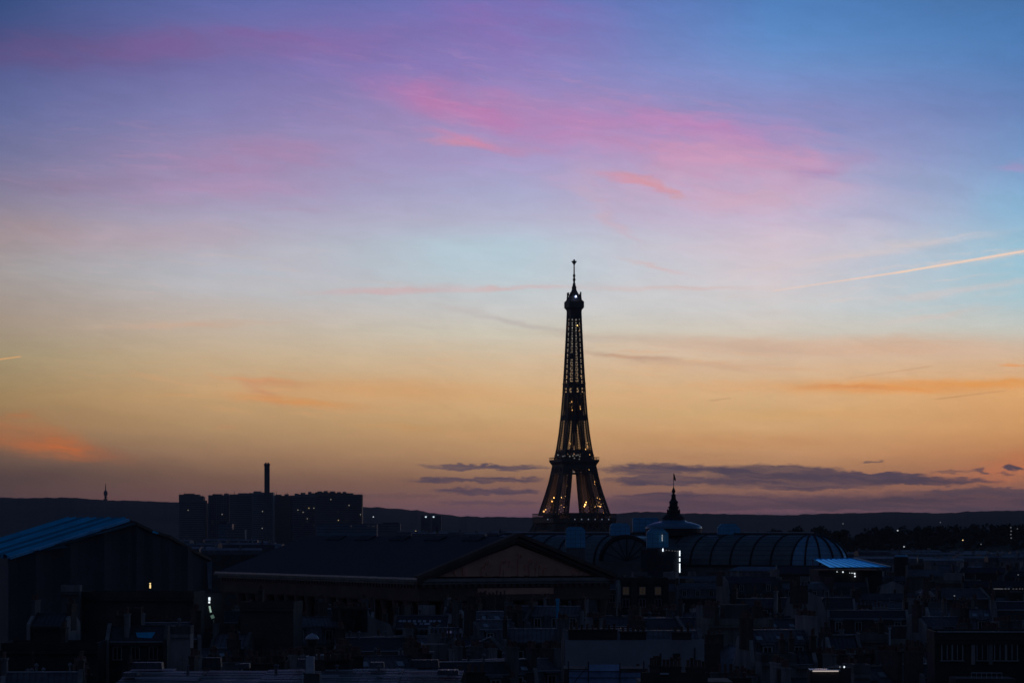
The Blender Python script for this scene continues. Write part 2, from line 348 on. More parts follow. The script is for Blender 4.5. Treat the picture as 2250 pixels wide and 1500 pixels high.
# ------------------------------------------------------------------ materials
def mat(name, col, rough=0.8, var=0.25, scale=0.6, obj_var=0.0, spec=0.3, bump=0.0, seams=None, metallic=0.0, drip=1.0):
    """painted, plastered or metal surface: noise-weathered base colour, optional raised seams"""
    m = bpy.data.materials.new(name); m.use_nodes = True
    t = m.node_tree; b = t.nodes['Principled BSDF']
    b.inputs['Roughness'].default_value = rough; b.inputs['Specular IOR Level'].default_value = spec
    b.inputs['Metallic'].default_value = metallic
    c = t.nodes.new('ShaderNodeTexCoord'); n = t.nodes.new('ShaderNodeTexNoise')
    n.inputs['Scale'].default_value = scale; n.inputs['Detail'].default_value = 5; n.inputs['Roughness'].default_value = 0.65
    mp = t.nodes.new('ShaderNodeMapping'); mp.inputs[3].default_value = (1, 1, drip); t.links.new(c.outputs['Object'], mp.inputs[0]); t.links.new(mp.outputs[0], n.inputs['Vector'])
    mr = t.nodes.new('ShaderNodeMapRange'); t.links.new(n.outputs[0], mr.inputs[0])
    mr.inputs[1].default_value = 0.3; mr.inputs[2].default_value = 0.7; mr.inputs[3].default_value = 1 - var; mr.inputs[4].default_value = 1 + var
    f = mr.outputs[0]
    if obj_var:
        oi = t.nodes.new('ShaderNodeObjectInfo'); m2 = t.nodes.new('ShaderNodeMapRange'); t.links.new(oi.outputs['Random'], m2.inputs[0])
        m2.inputs[3].default_value = 1 - obj_var; m2.inputs[4].default_value = 1 + obj_var
        mu = t.nodes.new('ShaderNodeMath'); mu.operation = 'MULTIPLY'; t.links.new(f, mu.inputs[0]); t.links.new(m2.outputs[0], mu.inputs[1]); f = mu.outputs[0]
    vm = t.nodes.new('ShaderNodeVectorMath'); vm.operation = 'SCALE'; vm.inputs[0].default_value = col; t.links.new(f, vm.inputs[3])
    t.links.new(vm.outputs[0], b.inputs['Base Color'])
    h = n.outputs[0] if bump else None
    if seams:
        sp = t.nodes.new('ShaderNodeSeparateXYZ'); t.links.new(c.outputs['Object'], sp.inputs[0])
        pp = t.nodes.new('ShaderNodeMath'); pp.operation = 'PINGPONG'; t.links.new(sp.outputs[seams[0]], pp.inputs[0]); pp.inputs[1].default_value = seams[1] / 2
        st = t.nodes.new('ShaderNodeMapRange'); t.links.new(pp.outputs[0], st.inputs[0])
        st.inputs[1].default_value = 0.0; st.inputs[2].default_value = seams[1] * 0.16; st.inputs[3].default_value = 1.0; st.inputs[4].default_value = 0.0
        h = st.outputs[0]; bump = bump or 0.5
    if h is not None:
        bp = t.nodes.new('ShaderNodeBump'); bp.inputs['Strength'].default_value = bump; bp.inputs['Distance'].default_value = 0.15
        t.links.new(h, bp.inputs['Height']); t.links.new(bp.outputs[0], b.inputs['Normal'])
    return m
def glow(name, col, strength):
    m = bpy.data.materials.new(name); m.use_nodes = True; b = m.node_tree.nodes['Principled BSDF']
    b.inputs['Base Color'].default_value = (0.1, 0.1, 0.1, 1)
    b.inputs['Emission Color'].default_value = (*col, 1); b.inputs['Emission Strength'].default_value = strength
    return m
ZINC = mat('zinc', (0.08, 0.088, 0.1), 0.5, 0.45, 0.5, 0.45, 0.4, 0.7, (0, 0.65))
SLATE = mat('slate', (0.045, 0.048, 0.055), 0.7, 0.3, 1.5, 0.3, 0.3, 0.3)
ZINC_PALE = mat('bright_zinc', (0.42, 0.46, 0.52), 0.35, 0.2, 0.4, 0.1, 0.5)
LIME = mat('limestone', (0.17, 0.157, 0.138), 0.9, 0.4, 0.6, 0.5, drip=.25)
PLASTER = mat('grey_plaster', (0.20, 0.195, 0.19), 0.9, 0.42, 0.5, 0.6, drip=.22)
SOOT = mat('sooty_render', (0.07, 0.066, 0.062), 0.9, 0.3, 0.3, 0.3)
BRICK = mat('brown_brick', (0.095, 0.078, 0.07), 0.9, 0.3, 1.2, 0.3)
CLAY = mat('clay_pot', (0.16, 0.10, 0.08), 0.85, 0.2, 3, 0.4)
FRAME = mat('white_frame', (0.36, 0.355, 0.34), 0.6, 0.1, 2, 0.2)
GLASS = mat('dark_glass', (0.02, 0.022, 0.026), 0.12, 0.1, 1, 0, 0.5)
IRON = mat('grey_iron', (0.06, 0.06, 0.062), 0.5, 0.2, 1, 0.2)
PIPE = mat('galvanised_pipe', (0.5, 0.53, 0.58), 0.4, 0.15, 2, 0.1, 0.5)
FLAT = mat('flat_roofing', (0.085, 0.085, 0.09), 0.9, 0.3, 0.4, 0.3)
WARM = glow('lit_room', (1.0, 0.66, 0.30), 0.75)
WARM_DIM = glow('dim_lit_room', (1.0, 0.68, 0.36), 0.011)
FLUEM = mat('dull_flue', (0.16, 0.165, 0.175), 0.6, 0.3, 2, 0.5)
WHITE_L = glow('white_lamp', (0.85, 0.93, 1.0), 1.2)
WHITE_D = glow('dim_white_lamp', (0.85, 0.93, 1.0), .3)

# ------------------------------------------------------------------ air, ground, hills
if HAZE:
    hb = MB(); hb.slab(-9000, 9000, -400, 12400, -3.0, 331)
    hm = bpy.data.materials.new('haze'); hm.use_nodes = True; ht = hm.node_tree
    for n in list(ht.nodes): ht.nodes.remove(n)
    ho = ht.nodes.new('ShaderNodeOutputMaterial'); hv = ht.nodes.new('ShaderNodeVolumePrincipled')
    hv.inputs['Color'].default_value = (0.76, 0.76, 0.92, 1); hv.inputs['Density'].default_value = HAZE; hv.inputs['Anisotropy'].default_value = 0.0
    ht.links.new(hv.outputs[0], ho.inputs['Volume'])
    tag(hb.build('haze', hm), kind='stuff')

GROUND = mat('asphalt', (0.035, 0.035, 0.037), 0.95, 0.3, 0.02)
g = MB(); g.add([(-8500, -350, 0), (8500, -350, 0), (8500, 12300, -20), (-8500, 12300, -20)], [(0, 1, 2, 3)])
g = MB(); nx, ny = 24, 40
for j in range(ny + 1):
    y = -350 + 12650 * (j / ny) ** 1.6
    for i in range(nx + 1): g.v.append((-8500 + 17000 * i / nx, y, 0.0))
g.f = [(j * (nx + 1) + i, j * (nx + 1) + i + 1, (j + 1) * (nx + 1) + i + 1, (j + 1) * (nx + 1) + i) for j in range(ny) for i in range(nx)]; g.m = [0] * len(g.f)
tag(g.build('ground', GROUND), kind='structure')

CREST = [(-900,1085),(-300,1090),(0,1092),(60,1094),(130,1093),(200,1097),(300,1100),(395,1103),(460,1105),(600,1108),(700,1111),(797,1113),(860,1116),(920,1121),(960,1128),(1000,1133),(1060,1135),(1150,1136),(1250,1133),(1360,1128),(1400,1124),(1430,1124),(1500,1127),(1600,1129),(1740,1131),(1800,1128),(1870,1127),(1960,1124),(2060,1127),(2140,1123),(2250,1121),(2700,1118),(3200,1125)]
def interp(tab, x):
    if x <= tab[0][0]: return tab[0][1]
    for (a, b), (c, e) in zip(tab, tab[1:]):
        if x <= c: return b + (e - b) * (x - a) / (c - a)
    return tab[-1][1]
HILL = mat('wooded_hillside', (0.03, 0.034, 0.024), 0.95, 0.4, 0.006)
def hills(name, crest, d, front, back, amp, step, x0, x1):
    m = MB(); xs = [x0 + (x1 - x0) * i / step for i in range(step + 1)]
    prof = [(-1.0, 0.0), (-.72, .22), (-.48, .5), (-.26, .78), (-.1, .95), (0, 1.0), (.25, .94), (1.0, 0.0)]
    for px in xs:
        c = at(px, interp(crest, px), d); lump = amp * (mnoise.fractal(Vector((px * .045, 3.1, 0)), 0.9, 2.2, 6) + .35 * abs(mnoise.noise(Vector((px * .5, 0, 0)))))
        for t, h in prof:
            dd = d + (front * t if t < 0 else back * t)
            wob = 1 + .12 * mnoise.noise(Vector((px * .004, t * 2, 5)))
            m.v.append(((px - 1125) / F * dd, dd, -2 + (c.z + lump + 2) * (h if h in (0, 1.0) else h * wob)))
    n = len(prof)
    for i in range(step):
        for k in range(n - 1): m.f.append((i * n + k, (i + 1) * n + k, (i + 1) * n + k + 1, i * n + k + 1)); m.m.append(0)
    return tag(m.build(name, HILL), kind='structure')
hills('hills', CREST, 9000, 2600, 2600, 2.6, 900, -2200, 4400)

# ------------------------------------------------------------------ telecom tower on the hill
def lit(px, py, d, s): return at(px, py, d), s
b = at(232, 1104, 8800); t = thing('telecom_tower', 'slim concrete telecom tower with a bulging head alone on the far hilltop', 'tower', (b.x, b.y, b.z))
CONC = mat('concrete', (0.16, 0.155, 0.15), 0.9, 0.2, 0.05, 0.1)
k = 8800 / F
MB().lathe([(3.4, -12), (2.8, 22 * k)], 12).build('shaft', CONC, t)
MB().lathe([(2.8, 5.5*k), (6.6, 6.3*k), (6.6, 8*k), (3, 8.4*k)], 14).build('lower_platform', CONC, t)
MB().lathe([(2.8, 11*k), (5.2, 11.6*k), (5.2, 13*k), (3, 13.4*k)], 14).build('middle_platform', CONC, t)
MB().lathe([(2.8, 15.4*k), (5.4, 16.6*k), (5.8, 20*k), (5.0, 25*k), (2.2, 27*k)], 14).build('head', CONC, t)
MB().lathe([(1.5, 26*k), (1.1, 34*k), (.7, 42*k)], 8).build('mast', CONC, t)

# ------------------------------------------------------------------ riverside tower blocks
TOWERM = mat('tower_facade', (0.23, 0.235, 0.25), 0.7, 0.15, 0.03, 0.25)
TOWERB = mat('blue_grey_facade', (0.25, 0.29, 0.33), 0.6, 0.12, 0.03, 0.1)
TOWERD = mat('brown_facade', (0.20, 0.165, 0.15), 0.7, 0.12, 0.03, 0.1)
BAND = mat('window_band', (0.12, 0.125, 0.14), 0.25, 0.15, 0.05, 0.1, 0.5)
LW = glow('tower_window', (1.0, 0.90, 0.72), .38); LWY = glow('tower_window_yellow', (1.0, 0.74, 0.36), .5); LWD = glow('tower_window_dim', (0.9, 0.8, 0.75), 0.028)
def tower(label, d, x0, x1, tops, m, depth, lights=(), dim=(), yellow=(), piers=0, bands=True, roofs=(), aerials=(), rz=0.0):
    """tops: picture heights of the roof steps from one side to the other"""
    s = d / F; cx = (x0 + x1) / 2; c = at(cx, HZ, d); w = (x1 - x0) * s
    t = thing('tower_block', label, 'tower block', (c.x, d, 0), rz, 'riverside tower blocks')
    body = MB(); tot = sum(q[0] for q in tops); xx = -w / 2
    for i, (frac, py) in enumerate(tops):
        ww = w * frac / tot; h = CAM_Z + (HZ - py) * s; dd = depth - (0.6 * i)
        body.slab(xx, xx + ww, -dd / 2, dd / 2, 0, h); xx += ww
    body.build('wall', m, t)
    h0 = CAM_Z + (HZ - max(p for _, p in tops)) * s
    if bands:
        f = MB(); z = h0 - 3.0; nrow = 0
        while z > 6 and nrow < 34:
            f.slab(-w / 2 + .7, w / 2 - .7, -depth / 2 - .12, -depth / 2 + .4, z - 1.3, z); z -= 3.0; nrow += 1
        f.build('window_band', BAND, t)
    for i in range(piers):
        MB().slab(-.45, .45, -.6, .6, 0, h0).build('pier', m, t, (-w / 2 + w * (i + .5) / piers, -depth / 2 - .3, 0))
    for px, py, wd, hh in roofs:
        MB().slab(-wd * s / 2, wd * s / 2, -depth * .3, depth * .3, 0, hh * s + 1).build('plant_room', TOWERM, t, ((px - cx) * s, 0, CAM_Z + (HZ - py) * s - 1))
    for px, py, hh in aerials:
        MB().lathe([(.35, 0), (.2, hh * s)], 6).build('aerial', IRON, t, ((px - cx) * s, 1, CAM_Z + (HZ - py) * s))
    for lst, mm, sz in ((lights, LW, 1.0), (dim, LWD, 1.0), (yellow, LWY, 1.2)):
        for px, py in lst:
            MB().box((0, 0, 0), (sz, .3, sz * .8)).build('lit_window', mm, t, ((px - cx) * s, -depth / 2 - .75, CAM_Z + (HZ - py) * s))
    return t
tower('stepped dark tower block standing apart at the open end of the riverside row', 4300, 395, 453.5, [(44, 1086), (10, 1091), (4.5, 1099)], TOWERM, 24,
      [(415.5, 1120.5)], [(429, 1113), (415.5, 1134), (425, 1160.5), (419.5, 1183.5), (412, 1177)], roofs=[(416, 1086, 22, 2), (443, 1091, 8, 2)], aerials=[(405, 1086, 4)])
tower('ribbed tower block beside the stepped one, with vertical piers', 4320, 459.5, 506, [(1, 1087.5)], TOWERM, 26,
      [(490, 1129.5)], [(469, 1146), (499, 1107), (498, 1139), (468, 1168)], piers=9, roofs=[(478, 1087, 20, 2), (498, 1087, 10, 3)], aerials=[(497, 1086, 5), (470, 1087, 3)])
tower('broad plain tower block between the ribbed tower and the great chimney', 4280, 506.5, 556, [(1, 1085.5)], TOWERM, 28,
      [], [(519, 1146), (520, 1153)], roofs=[(535, 1085, 22, 2), (552, 1085.5, 8, 3)], aerials=[(515, 1085, 7)])
tower('tower block with bluish corner piers rising at the foot of the great chimney', 4260, 556, 602, [(12, 1083), (34, 1081.5)], TOWERB, 30,
      [(579, 1123), (586.5, 1145.3), (592.2, 1146.3), (578, 1160)], [(587, 1108), (586.5, 1135.5), (578, 1140), (583, 1159.5), (574, 1168)], roofs=[(566, 1082, 16, 3)], piers=0)
tower('narrow brown tower block on the far side of the great chimney', 4300, 602.5, 640, [(1, 1088.5)], TOWERD, 26, [], [(612, 1165)], bands=False,
      roofs=[(612, 1088, 12, 2), (630, 1088, 8, 3)], aerials=[(607, 1088, 9), (631, 1088, 7)])
tower('mid grey tower block with a cluster of lit windows beside the broad end tower', 4310, 640, 694, [(14, 1088), (24, 1085.5), (16, 1083)], TOWERM, 26,
      [(656, 1120), (667.5, 1125), (691, 1116), (676.5, 1139)], [(671, 1112), (661, 1120), (656.5, 1126), (677, 1145), (667, 1152), (690, 1153), (661, 1161), (681, 1099)], [(680, 1116)],
      roofs=[(652, 1087, 8, 3), (666, 1085, 9, 3), (681, 1083, 6, 3)])
tower('broadest tower block with a bumpy roofline ending the riverside row', 4250, 694, 796.5, [(18, 1081), (26, 1082), (30, 1083), (28.5, 1086)], TOWERD, 32,
      [(728.5, 1097), (768.5, 1110), (793.5, 1130)], [(698, 1091), (764, 1115), (744, 1124), (761, 1143), (765.5, 1143.5), (788, 1101), (772, 1156), (793, 1134)], [(745, 1142.5)],
      roofs=[(703, 1081, 9, 2), (716, 1081, 8, 3), (731, 1082, 10, 3), (745, 1082.5, 8, 2), (757, 1083, 7, 3), (772, 1085, 9, 2)], aerials=[(688, 1084, 3), (723, 1082, 4)])
# the great chimney
s = 4230 / F; c = at(586.7, HZ, 4230)
t = thing('chimney', 'tall square boiler chimney rising above the riverside towers', 'chimney', (c.x, 4230, 0), R(8))
MB().box((0, 0, (CAM_Z + 147 * s) / 2), (7.2, 7.2, CAM_Z + 147 * s), 0, 0, .97).build('shaft', CONC, t)
MB().box((0, 0, CAM_Z + 147 * s - 1), (7.9, 7.9, 2.6)).build('crown_band', CONC, t)
for i in range(4):
    MB().lathe([(1.1, 0), (1.0, 1.6)], 10).build('flue', IRON, t, ((-1.6 if i % 2 else 1.6), (-1.6 if i > 1 else 1.6), CAM_Z + 147 * s + .3))

# low pale buildings at the feet of the towers
def block(name, label, cat, d, x0, x1, top, m, depth=20, bands=0, group=None, lights=(), lm=None, roof=None, rz=0.0):
    s = d / F; c = at((x0 + x1) / 2, HZ, d); w = (x1 - x0) * s; h = CAM_Z + (HZ - top) * s
    t = thing(name, label, cat, (c.x, d, 0), rz, group)
    MB().slab(-w / 2, w / 2, -depth / 2, depth / 2, 0, h).build('wall', m, t)
    for i in range(bands):
        MB().slab(-w / 2 + .5, w / 2 - .5, -depth / 2 - .15, -depth / 2 + .3, h - 1.6 - 3.1 * (i + 1) + 1.6, h - 3.1 * (i + 1) + 1.4).build('window_band', BAND, t)
    rf = MB(); rf.slab(-w / 2 - .3, w / 2 + .3, -depth / 2 - .3, depth / 2 + .3, h + .004, h + .5)
    if roof: rf.slab(-w / 2 + roof[0] * w, -w / 2 + roof[1] * w, -depth * .3, depth * .3, h + .5, h + .5 + roof[2])
    rf.build('roof', FLAT, t)
    for px, py, sz in lights:
        MB().box((0, 0, 0), (sz, .4, sz * .8)).build('lamp', lm or WHITE_L, t, ((px - (x0 + x1) / 2) * s, -depth / 2 - .8, CAM_Z + (HZ - py) * s))
    return t
PALE = mat('pale_facade', (0.30, 0.34, 0.40), 0.6, 0.15, 0.05, 0.1)
BLUEF = mat('blue_glass_facade', (0.10, 0.19, 0.27), 0.3, 0.15, 0.05, 0.05, 0.5)
GREYF = mat('grey_facade', (0.15, 0.155, 0.17), 0.7, 0.15, 0.05, 0.2)
block('office_building', 'long low bluish office block under the broadest riverside tower', 'office building', 3600, 697, 829, 1151.5, BLUEF, 24, 3, lights=[(773, 1155.5, 1.5), (811, 1155, 1.2), (820, 1155.5, 1.4), (824, 1155, 1.2)], lm=LWD)
block('office_building', 'dull grey office block ending beyond the long bluish one', 'office building', 3700, 832, 880, 1151, GREYF, 22, 3, roof=(.2, .9, 1.5))
block('office_building', 'low bluish terraced block at the feet of the ribbed tower', 'office building', 3500, 481, 512, 1151, BLUEF, 20, 5, roof=(.1, .6, 2))
block('office_building', 'second bluish terraced block in front of the plain tower', 'office building', 3450, 500, 540, 1163, GREYF, 20, 4)
WLB = glow('blue_white_lamp', (0.72, 0.88, 1.0), 1.1)
block('apartment_tower', 'pale slab tower with a blue-white lamp on top, nearer the riverside row', 'tower block', 4600, 925.5, 946.5, 1133, GREYF, 18, 8, 'twin pale towers with rooftop lamps', [(936, 1135, 2.2)], WLB)
block('apartment_tower', 'pale slab tower with a blue-white lamp on top, next to the church spire', 'tower block', 4620, 949, 970, 1133, GREYF, 18, 8, 'twin pale towers with rooftop lamps', [(953, 1135, 2.2)], WLB)
# church spire and thin stacks over the temple roof
def spire(label, d, px, top, base, w):
    c = at(px, HZ, d); s = d / F; h0 = CAM_Z + (HZ - base) * s; h1 = CAM_Z + (HZ - top) * s
    t = thing('church_spire', label, 'spire', (c.x, d, 0))
    MB().box((0, 0, h0 / 2), (w * s, w * s, h0)).build('tower', LIME, t)
    MB().lathe([(w * s * .62, h0), (w * s * .28, h0 + (h1 - h0) * .5), (.12, h1)], 8).build('steeple', SLATE, t)
spire('needle-sharp dark church spire beyond the temple roof ridge', 2600, 960.3, 1145, 1167, 6)
spire('short dark stack-like turret above the far end of the pediment roof', 2200, 1099, 1160, 1170, 5)
# lone lamps on the hillside
POST = mat('lamp_post', (0.05, 0.05, 0.05), 0.6)
def lamp(label, px, py, d, r, m, h=9.0, group=None):
    p = at(px, py, d); t = thing('street_lamp', label, 'lamp', (p.x, p.y, p.z - h), 0, group)
    MB().lathe([(.16, 0), (.1, h)], 8).build('post', POST, t); MB().beam((0, 0, h), (0, -.9, h + .15), .14).build('bracket', POST, t)
    MB().lathe([(.05, -r * .7), (r * .8, -r * .4), (r, 0), (r * .8, r * .5), (.05, r * .75)], 10).build('lantern', m, t, (0, -1.0, h))
LY = glow('sodium_lamp', (1.0, 0.72, 0.34), .8); LWH = glow('cool_street_light', (0.85, 0.92, 1.0), .6); LDIM = glow('distant_street_light', (0.8, 0.85, 0.95), 0.14)
lamp('bright white lamp on the dark hillside past the end of the riverside towers', 820.5, 1135, 5200, 1.3, LWH, 12)
lamp('small warm lamp glowing low over the temple roof ridge', 913.5, 1166.5, 3900, 1.0, LY, 8)
lamp('pale lamp near the tower foot on the far slope', 1113, 1153, 6000, .8, LDIM, 10)

# ------------------------------------------------------------------ the iron tower
IRONB = mat('brown_iron', (0.13, 0.095, 0.065), 0.6, 0.2, 0.1)
DT = 3184.0; c = at(1261.5, HZ, DT)
ROT = R(18)
eiffel = thing('lattice_tower', 'giant wrought iron lattice tower with glowing lamps inside its legs, towering over the city', 'tower', (c.x, DT, 0), ROT)
OUT = [(0, 62), (15, 52), (30, 43), (45, 35), (57, 30), (70, 26.6), (90, 21.2), (110, 17.6), (116, 16.6), (130, 14.2), (146, 12.2), (165, 10.5), (188, 9.0), (210, 7.9), (230, 7.0), (255, 6.0), (276, 5.3), (284, 5.3)]
INN = [(0, 38), (30, 27), (57, 17.6), (70, 15.2), (90, 11.4), (110, 8.5), (116, 7.8), (130, 6.0), (146, 4.2), (165, 2.6), (188, 1.2), (200, .9), (284, .8)]
def strut_face(m, a0, b0, a1, b1, n, br, hz):
    """X-braced panel strip between two chords"""
    a0, b0, a1, b1 = map(Vector, (a0, b0, a1, b1))
    for i in range(n):
        p, q = a0.lerp(a1, i / n), b0.lerp(b1, i / n); r, s = a0.lerp(a1, (i + 1) / n), b0.lerp(b1, (i + 1) / n)
        m.beam(p, s, br); m.beam(q, r, br); m.beam(p, q, hz)
def leg_part(sx, sy, levels, ch, br, hz):
    m = MB()
    for z0, z1, n in levels:
        def ring(z):
            o, i = interp(OUT, z), interp(INN, z)
            return [Vector((sx * i, sy * i, z)), Vector((sx * o, sy * i, z)), Vector((sx * o, sy * o, z)), Vector((sx * i, sy * o, z))]
        A, B = ring(z0), ring(z1)
        for k in range(4):
            m.beam(A[k], B[k], ch)
            strut_face(m, A[k], A[(k + 1) % 4], B[k], B[(k + 1) % 4], n, br, hz)
    return m
LOW = [(0, 15, 2), (15, 30, 2), (30, 45, 2), (45, 57, 2)]
MID = [(61, 72, 3), (72, 83, 4), (83, 94, 4), (94, 104, 4), (104, 116, 4)]
UP = [(119, 130, 4), (130, 146, 6), (146, 165, 7), (165, 188, 9)]
for sx in (-1, 1):
    for sy in (-1, 1):
        leg_part(sx, sy, LOW, 3.0, 1.2, 1.4).build('leg', IRONB, eiffel)
        leg_part(sx, sy, MID, 1.65, .64, .6).build('second_stage_leg', IRONB, eiffel)
        leg_part(sx, sy, UP, 1.15, .41, .42).build('corner_pillar', IRONB, eiffel)
sh = MB()   # the single shaft above the joining point
zs = [188 + 88 * i / 16 for i in range(17)]
for z0, z1 in zip(zs, zs[1:]):
    for k in range(4):
        a = math.pi / 2 * k
        def P(t, z):
            o = interp(OUT, z); x, y = t * o, -o
            return Vector((x * math.cos(a) - y * math.sin(a), x * math.sin(a) + y * math.cos(a), z))
        for t in (-1, -.42, .42):
            sh.beam(P(t, z0), P(t, z1), 1.35 if t == -1 else .9)
        zm = (z0 + z1) / 2
        for t0, t1 in ((-1, -.42), (-.42, .42), (.42, 1)):
            sh.beam(P(t0, z0), P(t1, z1), .43); sh.beam(P(t1, z0), P(t0, z1), .43)
        sh.beam(P(-1, z0), P(1, z0), .8); sh.beam(P(-1, zm), P(1, zm), .36)
sh.build('upper_shaft', IRONB, eiffel)
def tier(name, spec, rot=0.0):
    m = MB()
    for z0, z1, h0, h1 in spec:
        m.prism([(-h0, -h0), (h0, -h0), (h0, h0), (-h0, h0)], z0, z1, 0, [(-h1, -h1), (h1, -h1), (h1, h1), (-h1, h1)])
    return m.build(name, IRONB, eiffel)
# lattice girdles and arches between the legs
for k in range(4):
    a = math.pi / 2 * k; rt = Matrix.Rotation(a, 3, 'Z'); m = MB()
    for z0, z1, br, ch in ((45, 56, 1.2, 1.6), (104.5, 114.5, 1.5, 1.5), (122, 127, .9, 1.0), (160, 165, .7, .9)):
        o0, o1 = interp(OUT, z0), interp(OUT, z1)
        n = max(4, int(o0 * 2 / (z1 - z0) * 1.6))
        for i in range(n):
            t0, t1 = -1 + 2 * i / n, -1 + 2 * (i + 1) / n
            A, B, C_, D = (rt @ Vector((t0 * o0, -o0, z0)), rt @ Vector((t1 * o0, -o0, z0)), rt @ Vector((t0 * o1, -o1, z1)), rt @ Vector((t1 * o1, -o1, z1)))
            m.beam(A, D, br); m.beam(B, C_, br); m.beam(A, B, ch); m.beam(C_, D, ch)
        m.build('lattice_girdle', IRONB, eiffel); m = MB()
    m = MB(); pts = []
    for i in range(25):
        t = math.pi * i / 24; x = -36.5 * math.cos(t); z = 6 + 37 * math.sin(t); pts.append(rt @ Vector((x, -max(32, interp(OUT, z)), z)))
    for p, q in zip(pts, pts[1:]): m.beam(p, q, 2.2, 0, 3.4)
    m.build('arch', IRONB, eiffel)
# platforms
fp = MB()
for h0, h1, z0, z1 in ((30.5, 34.0, 50.5, 53.5), (34.0, 34.3, 53.5, 58.0)):
    for k in range(4):
        a = math.pi / 2 * k; rt = Matrix.Rotation(a, 3, 'Z')
        q = [rt @ Vector(p) for p in ((-h0, -h0, z0), (h0, -h0, z0), (h1, -h1, z1), (-h1, -h1, z1))]
        i_ = [rt @ Vector(p) for p in ((-h0 + 9, -h0 + 9, z0), (h0 - 9, -h0 + 9, z0), (h1 - 9, -h1 + 9, z1), (-h1 + 9, -h1 + 9, z1))]
        fp.add(q + i_, [(0, 1, 2, 3), (7, 6, 5, 4), (0, 4, 5, 1), (3, 2, 6, 7)])
f1 = fp.build('first_platform', IRONB, eiffel)
rl = MB()
for k in range(4):
    a = math.pi / 2 * k; rt = Matrix.Rotation(a, 3, 'Z')
    for i in range(23):
        x = -34 + 68 * i / 22; rl.beam(rt @ Vector((x, -34, 58)), rt @ Vector((x, -34, 62.6)), .45)
    rl.beam(rt @ Vector((-34.3, -34, 62.6)), rt @ Vector((34.3, -34, 62.6)), .8)
rl.build('railing', IRONB, f1)
for k in range(4):
    a = math.pi / 2 * k; rt = Matrix.Rotation(a, 3, 'Z'); p = rt @ Vector((0, -25.5, 0))
    MB().box((0, 0, 60.9), (29, 8, 5.6), a, 0, .96).build('pavilion', IRONB, f1, p)
f2 = tier('second_platform', [(109, 113.5, 17.9, 18.3), (113.5, 116.5, 18.3, 20.2), (116.5, 118.6, 20.4, 20.4)])
rl = MB()
for k in range(4):
    a = math.pi / 2 * k; rt = Matrix.Rotation(a, 3, 'Z')
    for i in range(15):
        x = -20.2 + 40.4 * i / 14; rl.beam(rt @ Vector((x, -20.2, 118.6)), rt @ Vector((x, -20.2, 121)), .3)
    rl.beam(rt @ Vector((-20.4, -20.2, 121)), rt @ Vector((20.4, -20.2, 121)), .4)
rl.build('railing', IRONB, f2)
tier('upper_deck', [(118.6, 122.6, 14.6, 14.4), (122.6, 123.6, 16.2, 16.2), (128, 129, 14.9, 14.9)])
tier('middle_deck', [(194, 197, 9.0, 9.4), (197, 197.8, 9.6, 9.6)])
lift = MB()
for x in (-2.1, 2.1):
    for y in (-2.1, 2.1): lift.beam((x, y, 119), (x, y, 276), .45)
for i in range(40):
    z = 119 + i * 3.95; lift.box((0, 0, z), (4.6, 4.6, .45))
lift.slab(-2.2, 2.2, -2.2, 2.2, 147, 193); lift.build('lift_core', IRONB, eiffel)
for x in (-1, 1):   # lift cabins climbing the core
    MB().box((x * 3.4, 0, 158 if x > 0 else 226), (2.6, 3.6, 5)).build('lift_cabin', IRONB, eiffel)
top = tier('top_gallery', [(265, 274, 5.4, 6.4), (274, 276, 6.6, 8.0), (276, 282.5, 8.1, 8.1), (282.5, 284.2, 7.6, 6.4), (284.2, 287.5, 6.3, 6.0)])
dm = MB(); dm.lathe([(5.6, 287.5), (5.2, 289.5), (3.9, 292), (3.0, 293.5), (2.3, 295.5), (2.5, 297), (1.8, 299)], 12)
dm.build('cupola', IRONB, top)
for k in range(8):
    a = 2 * math.pi * k / 8 + .2
    MB().box((7.0 * math.cos(a), 7.0 * math.sin(a), 289 + (k % 3) * .8), (1.3, 1.3, 3.6 + (k % 2) * 1.6), a).build('aerial_panel', IRONB, top)
ms = MB(); ms.lathe([(1.5, 298), (1.6, 301), (1.0, 301.6), (1.0, 304), (1.5, 304.4), (1.5, 306), (.9, 306.6), (.9, 308), (1.35, 308.4), (1.35, 310), (.75, 311), (.62, 322)], 10)
ms.build('mast', IRONB, eiffel)
MB().lathe([(.7, 320.5), (1.6, 322.2), (2.9, 323.8), (2.9, 324.4), (1.2, 324.6), (.7, 326.2)], 10).build('mast_head', IRONB, eiffel)
GOLD = glow('golden_floodlight', (1.0, 0.48, 0.11), 7.0); GOLDB = glow('bright_golden_floodlight', (1.0, 0.55, 0.15), 13.0); GOLDD = glow('dim_golden_floodlight', (1.0, 0.5, 0.16), 1.8)
BEACON = glow('blue_white_beacon', (0.36, 0.52, 1.0), 6.0); DECKL = glow('deck_window', (0.62, 0.74, 0.95), .22); DECKW = glow('deck_lamp', (0.95, 0.9, 0.85), .2)
inv = (Matrix.Translation((c.x, DT, 0)) @ Matrix.Rotation(ROT, 4, 'Z')).inverted()
def bulb(name, px, py, r, m, dy=0.0, long=1.0):
    p = inv @ at(px, py, DT + dy)
    MB().lathe([(.05, -r * long), (r * .8, -r * .6 * long), (r, 0), (r * .8, r * .6 * long), (.05, r * long)], 8).build(name, m, eiffel, p)
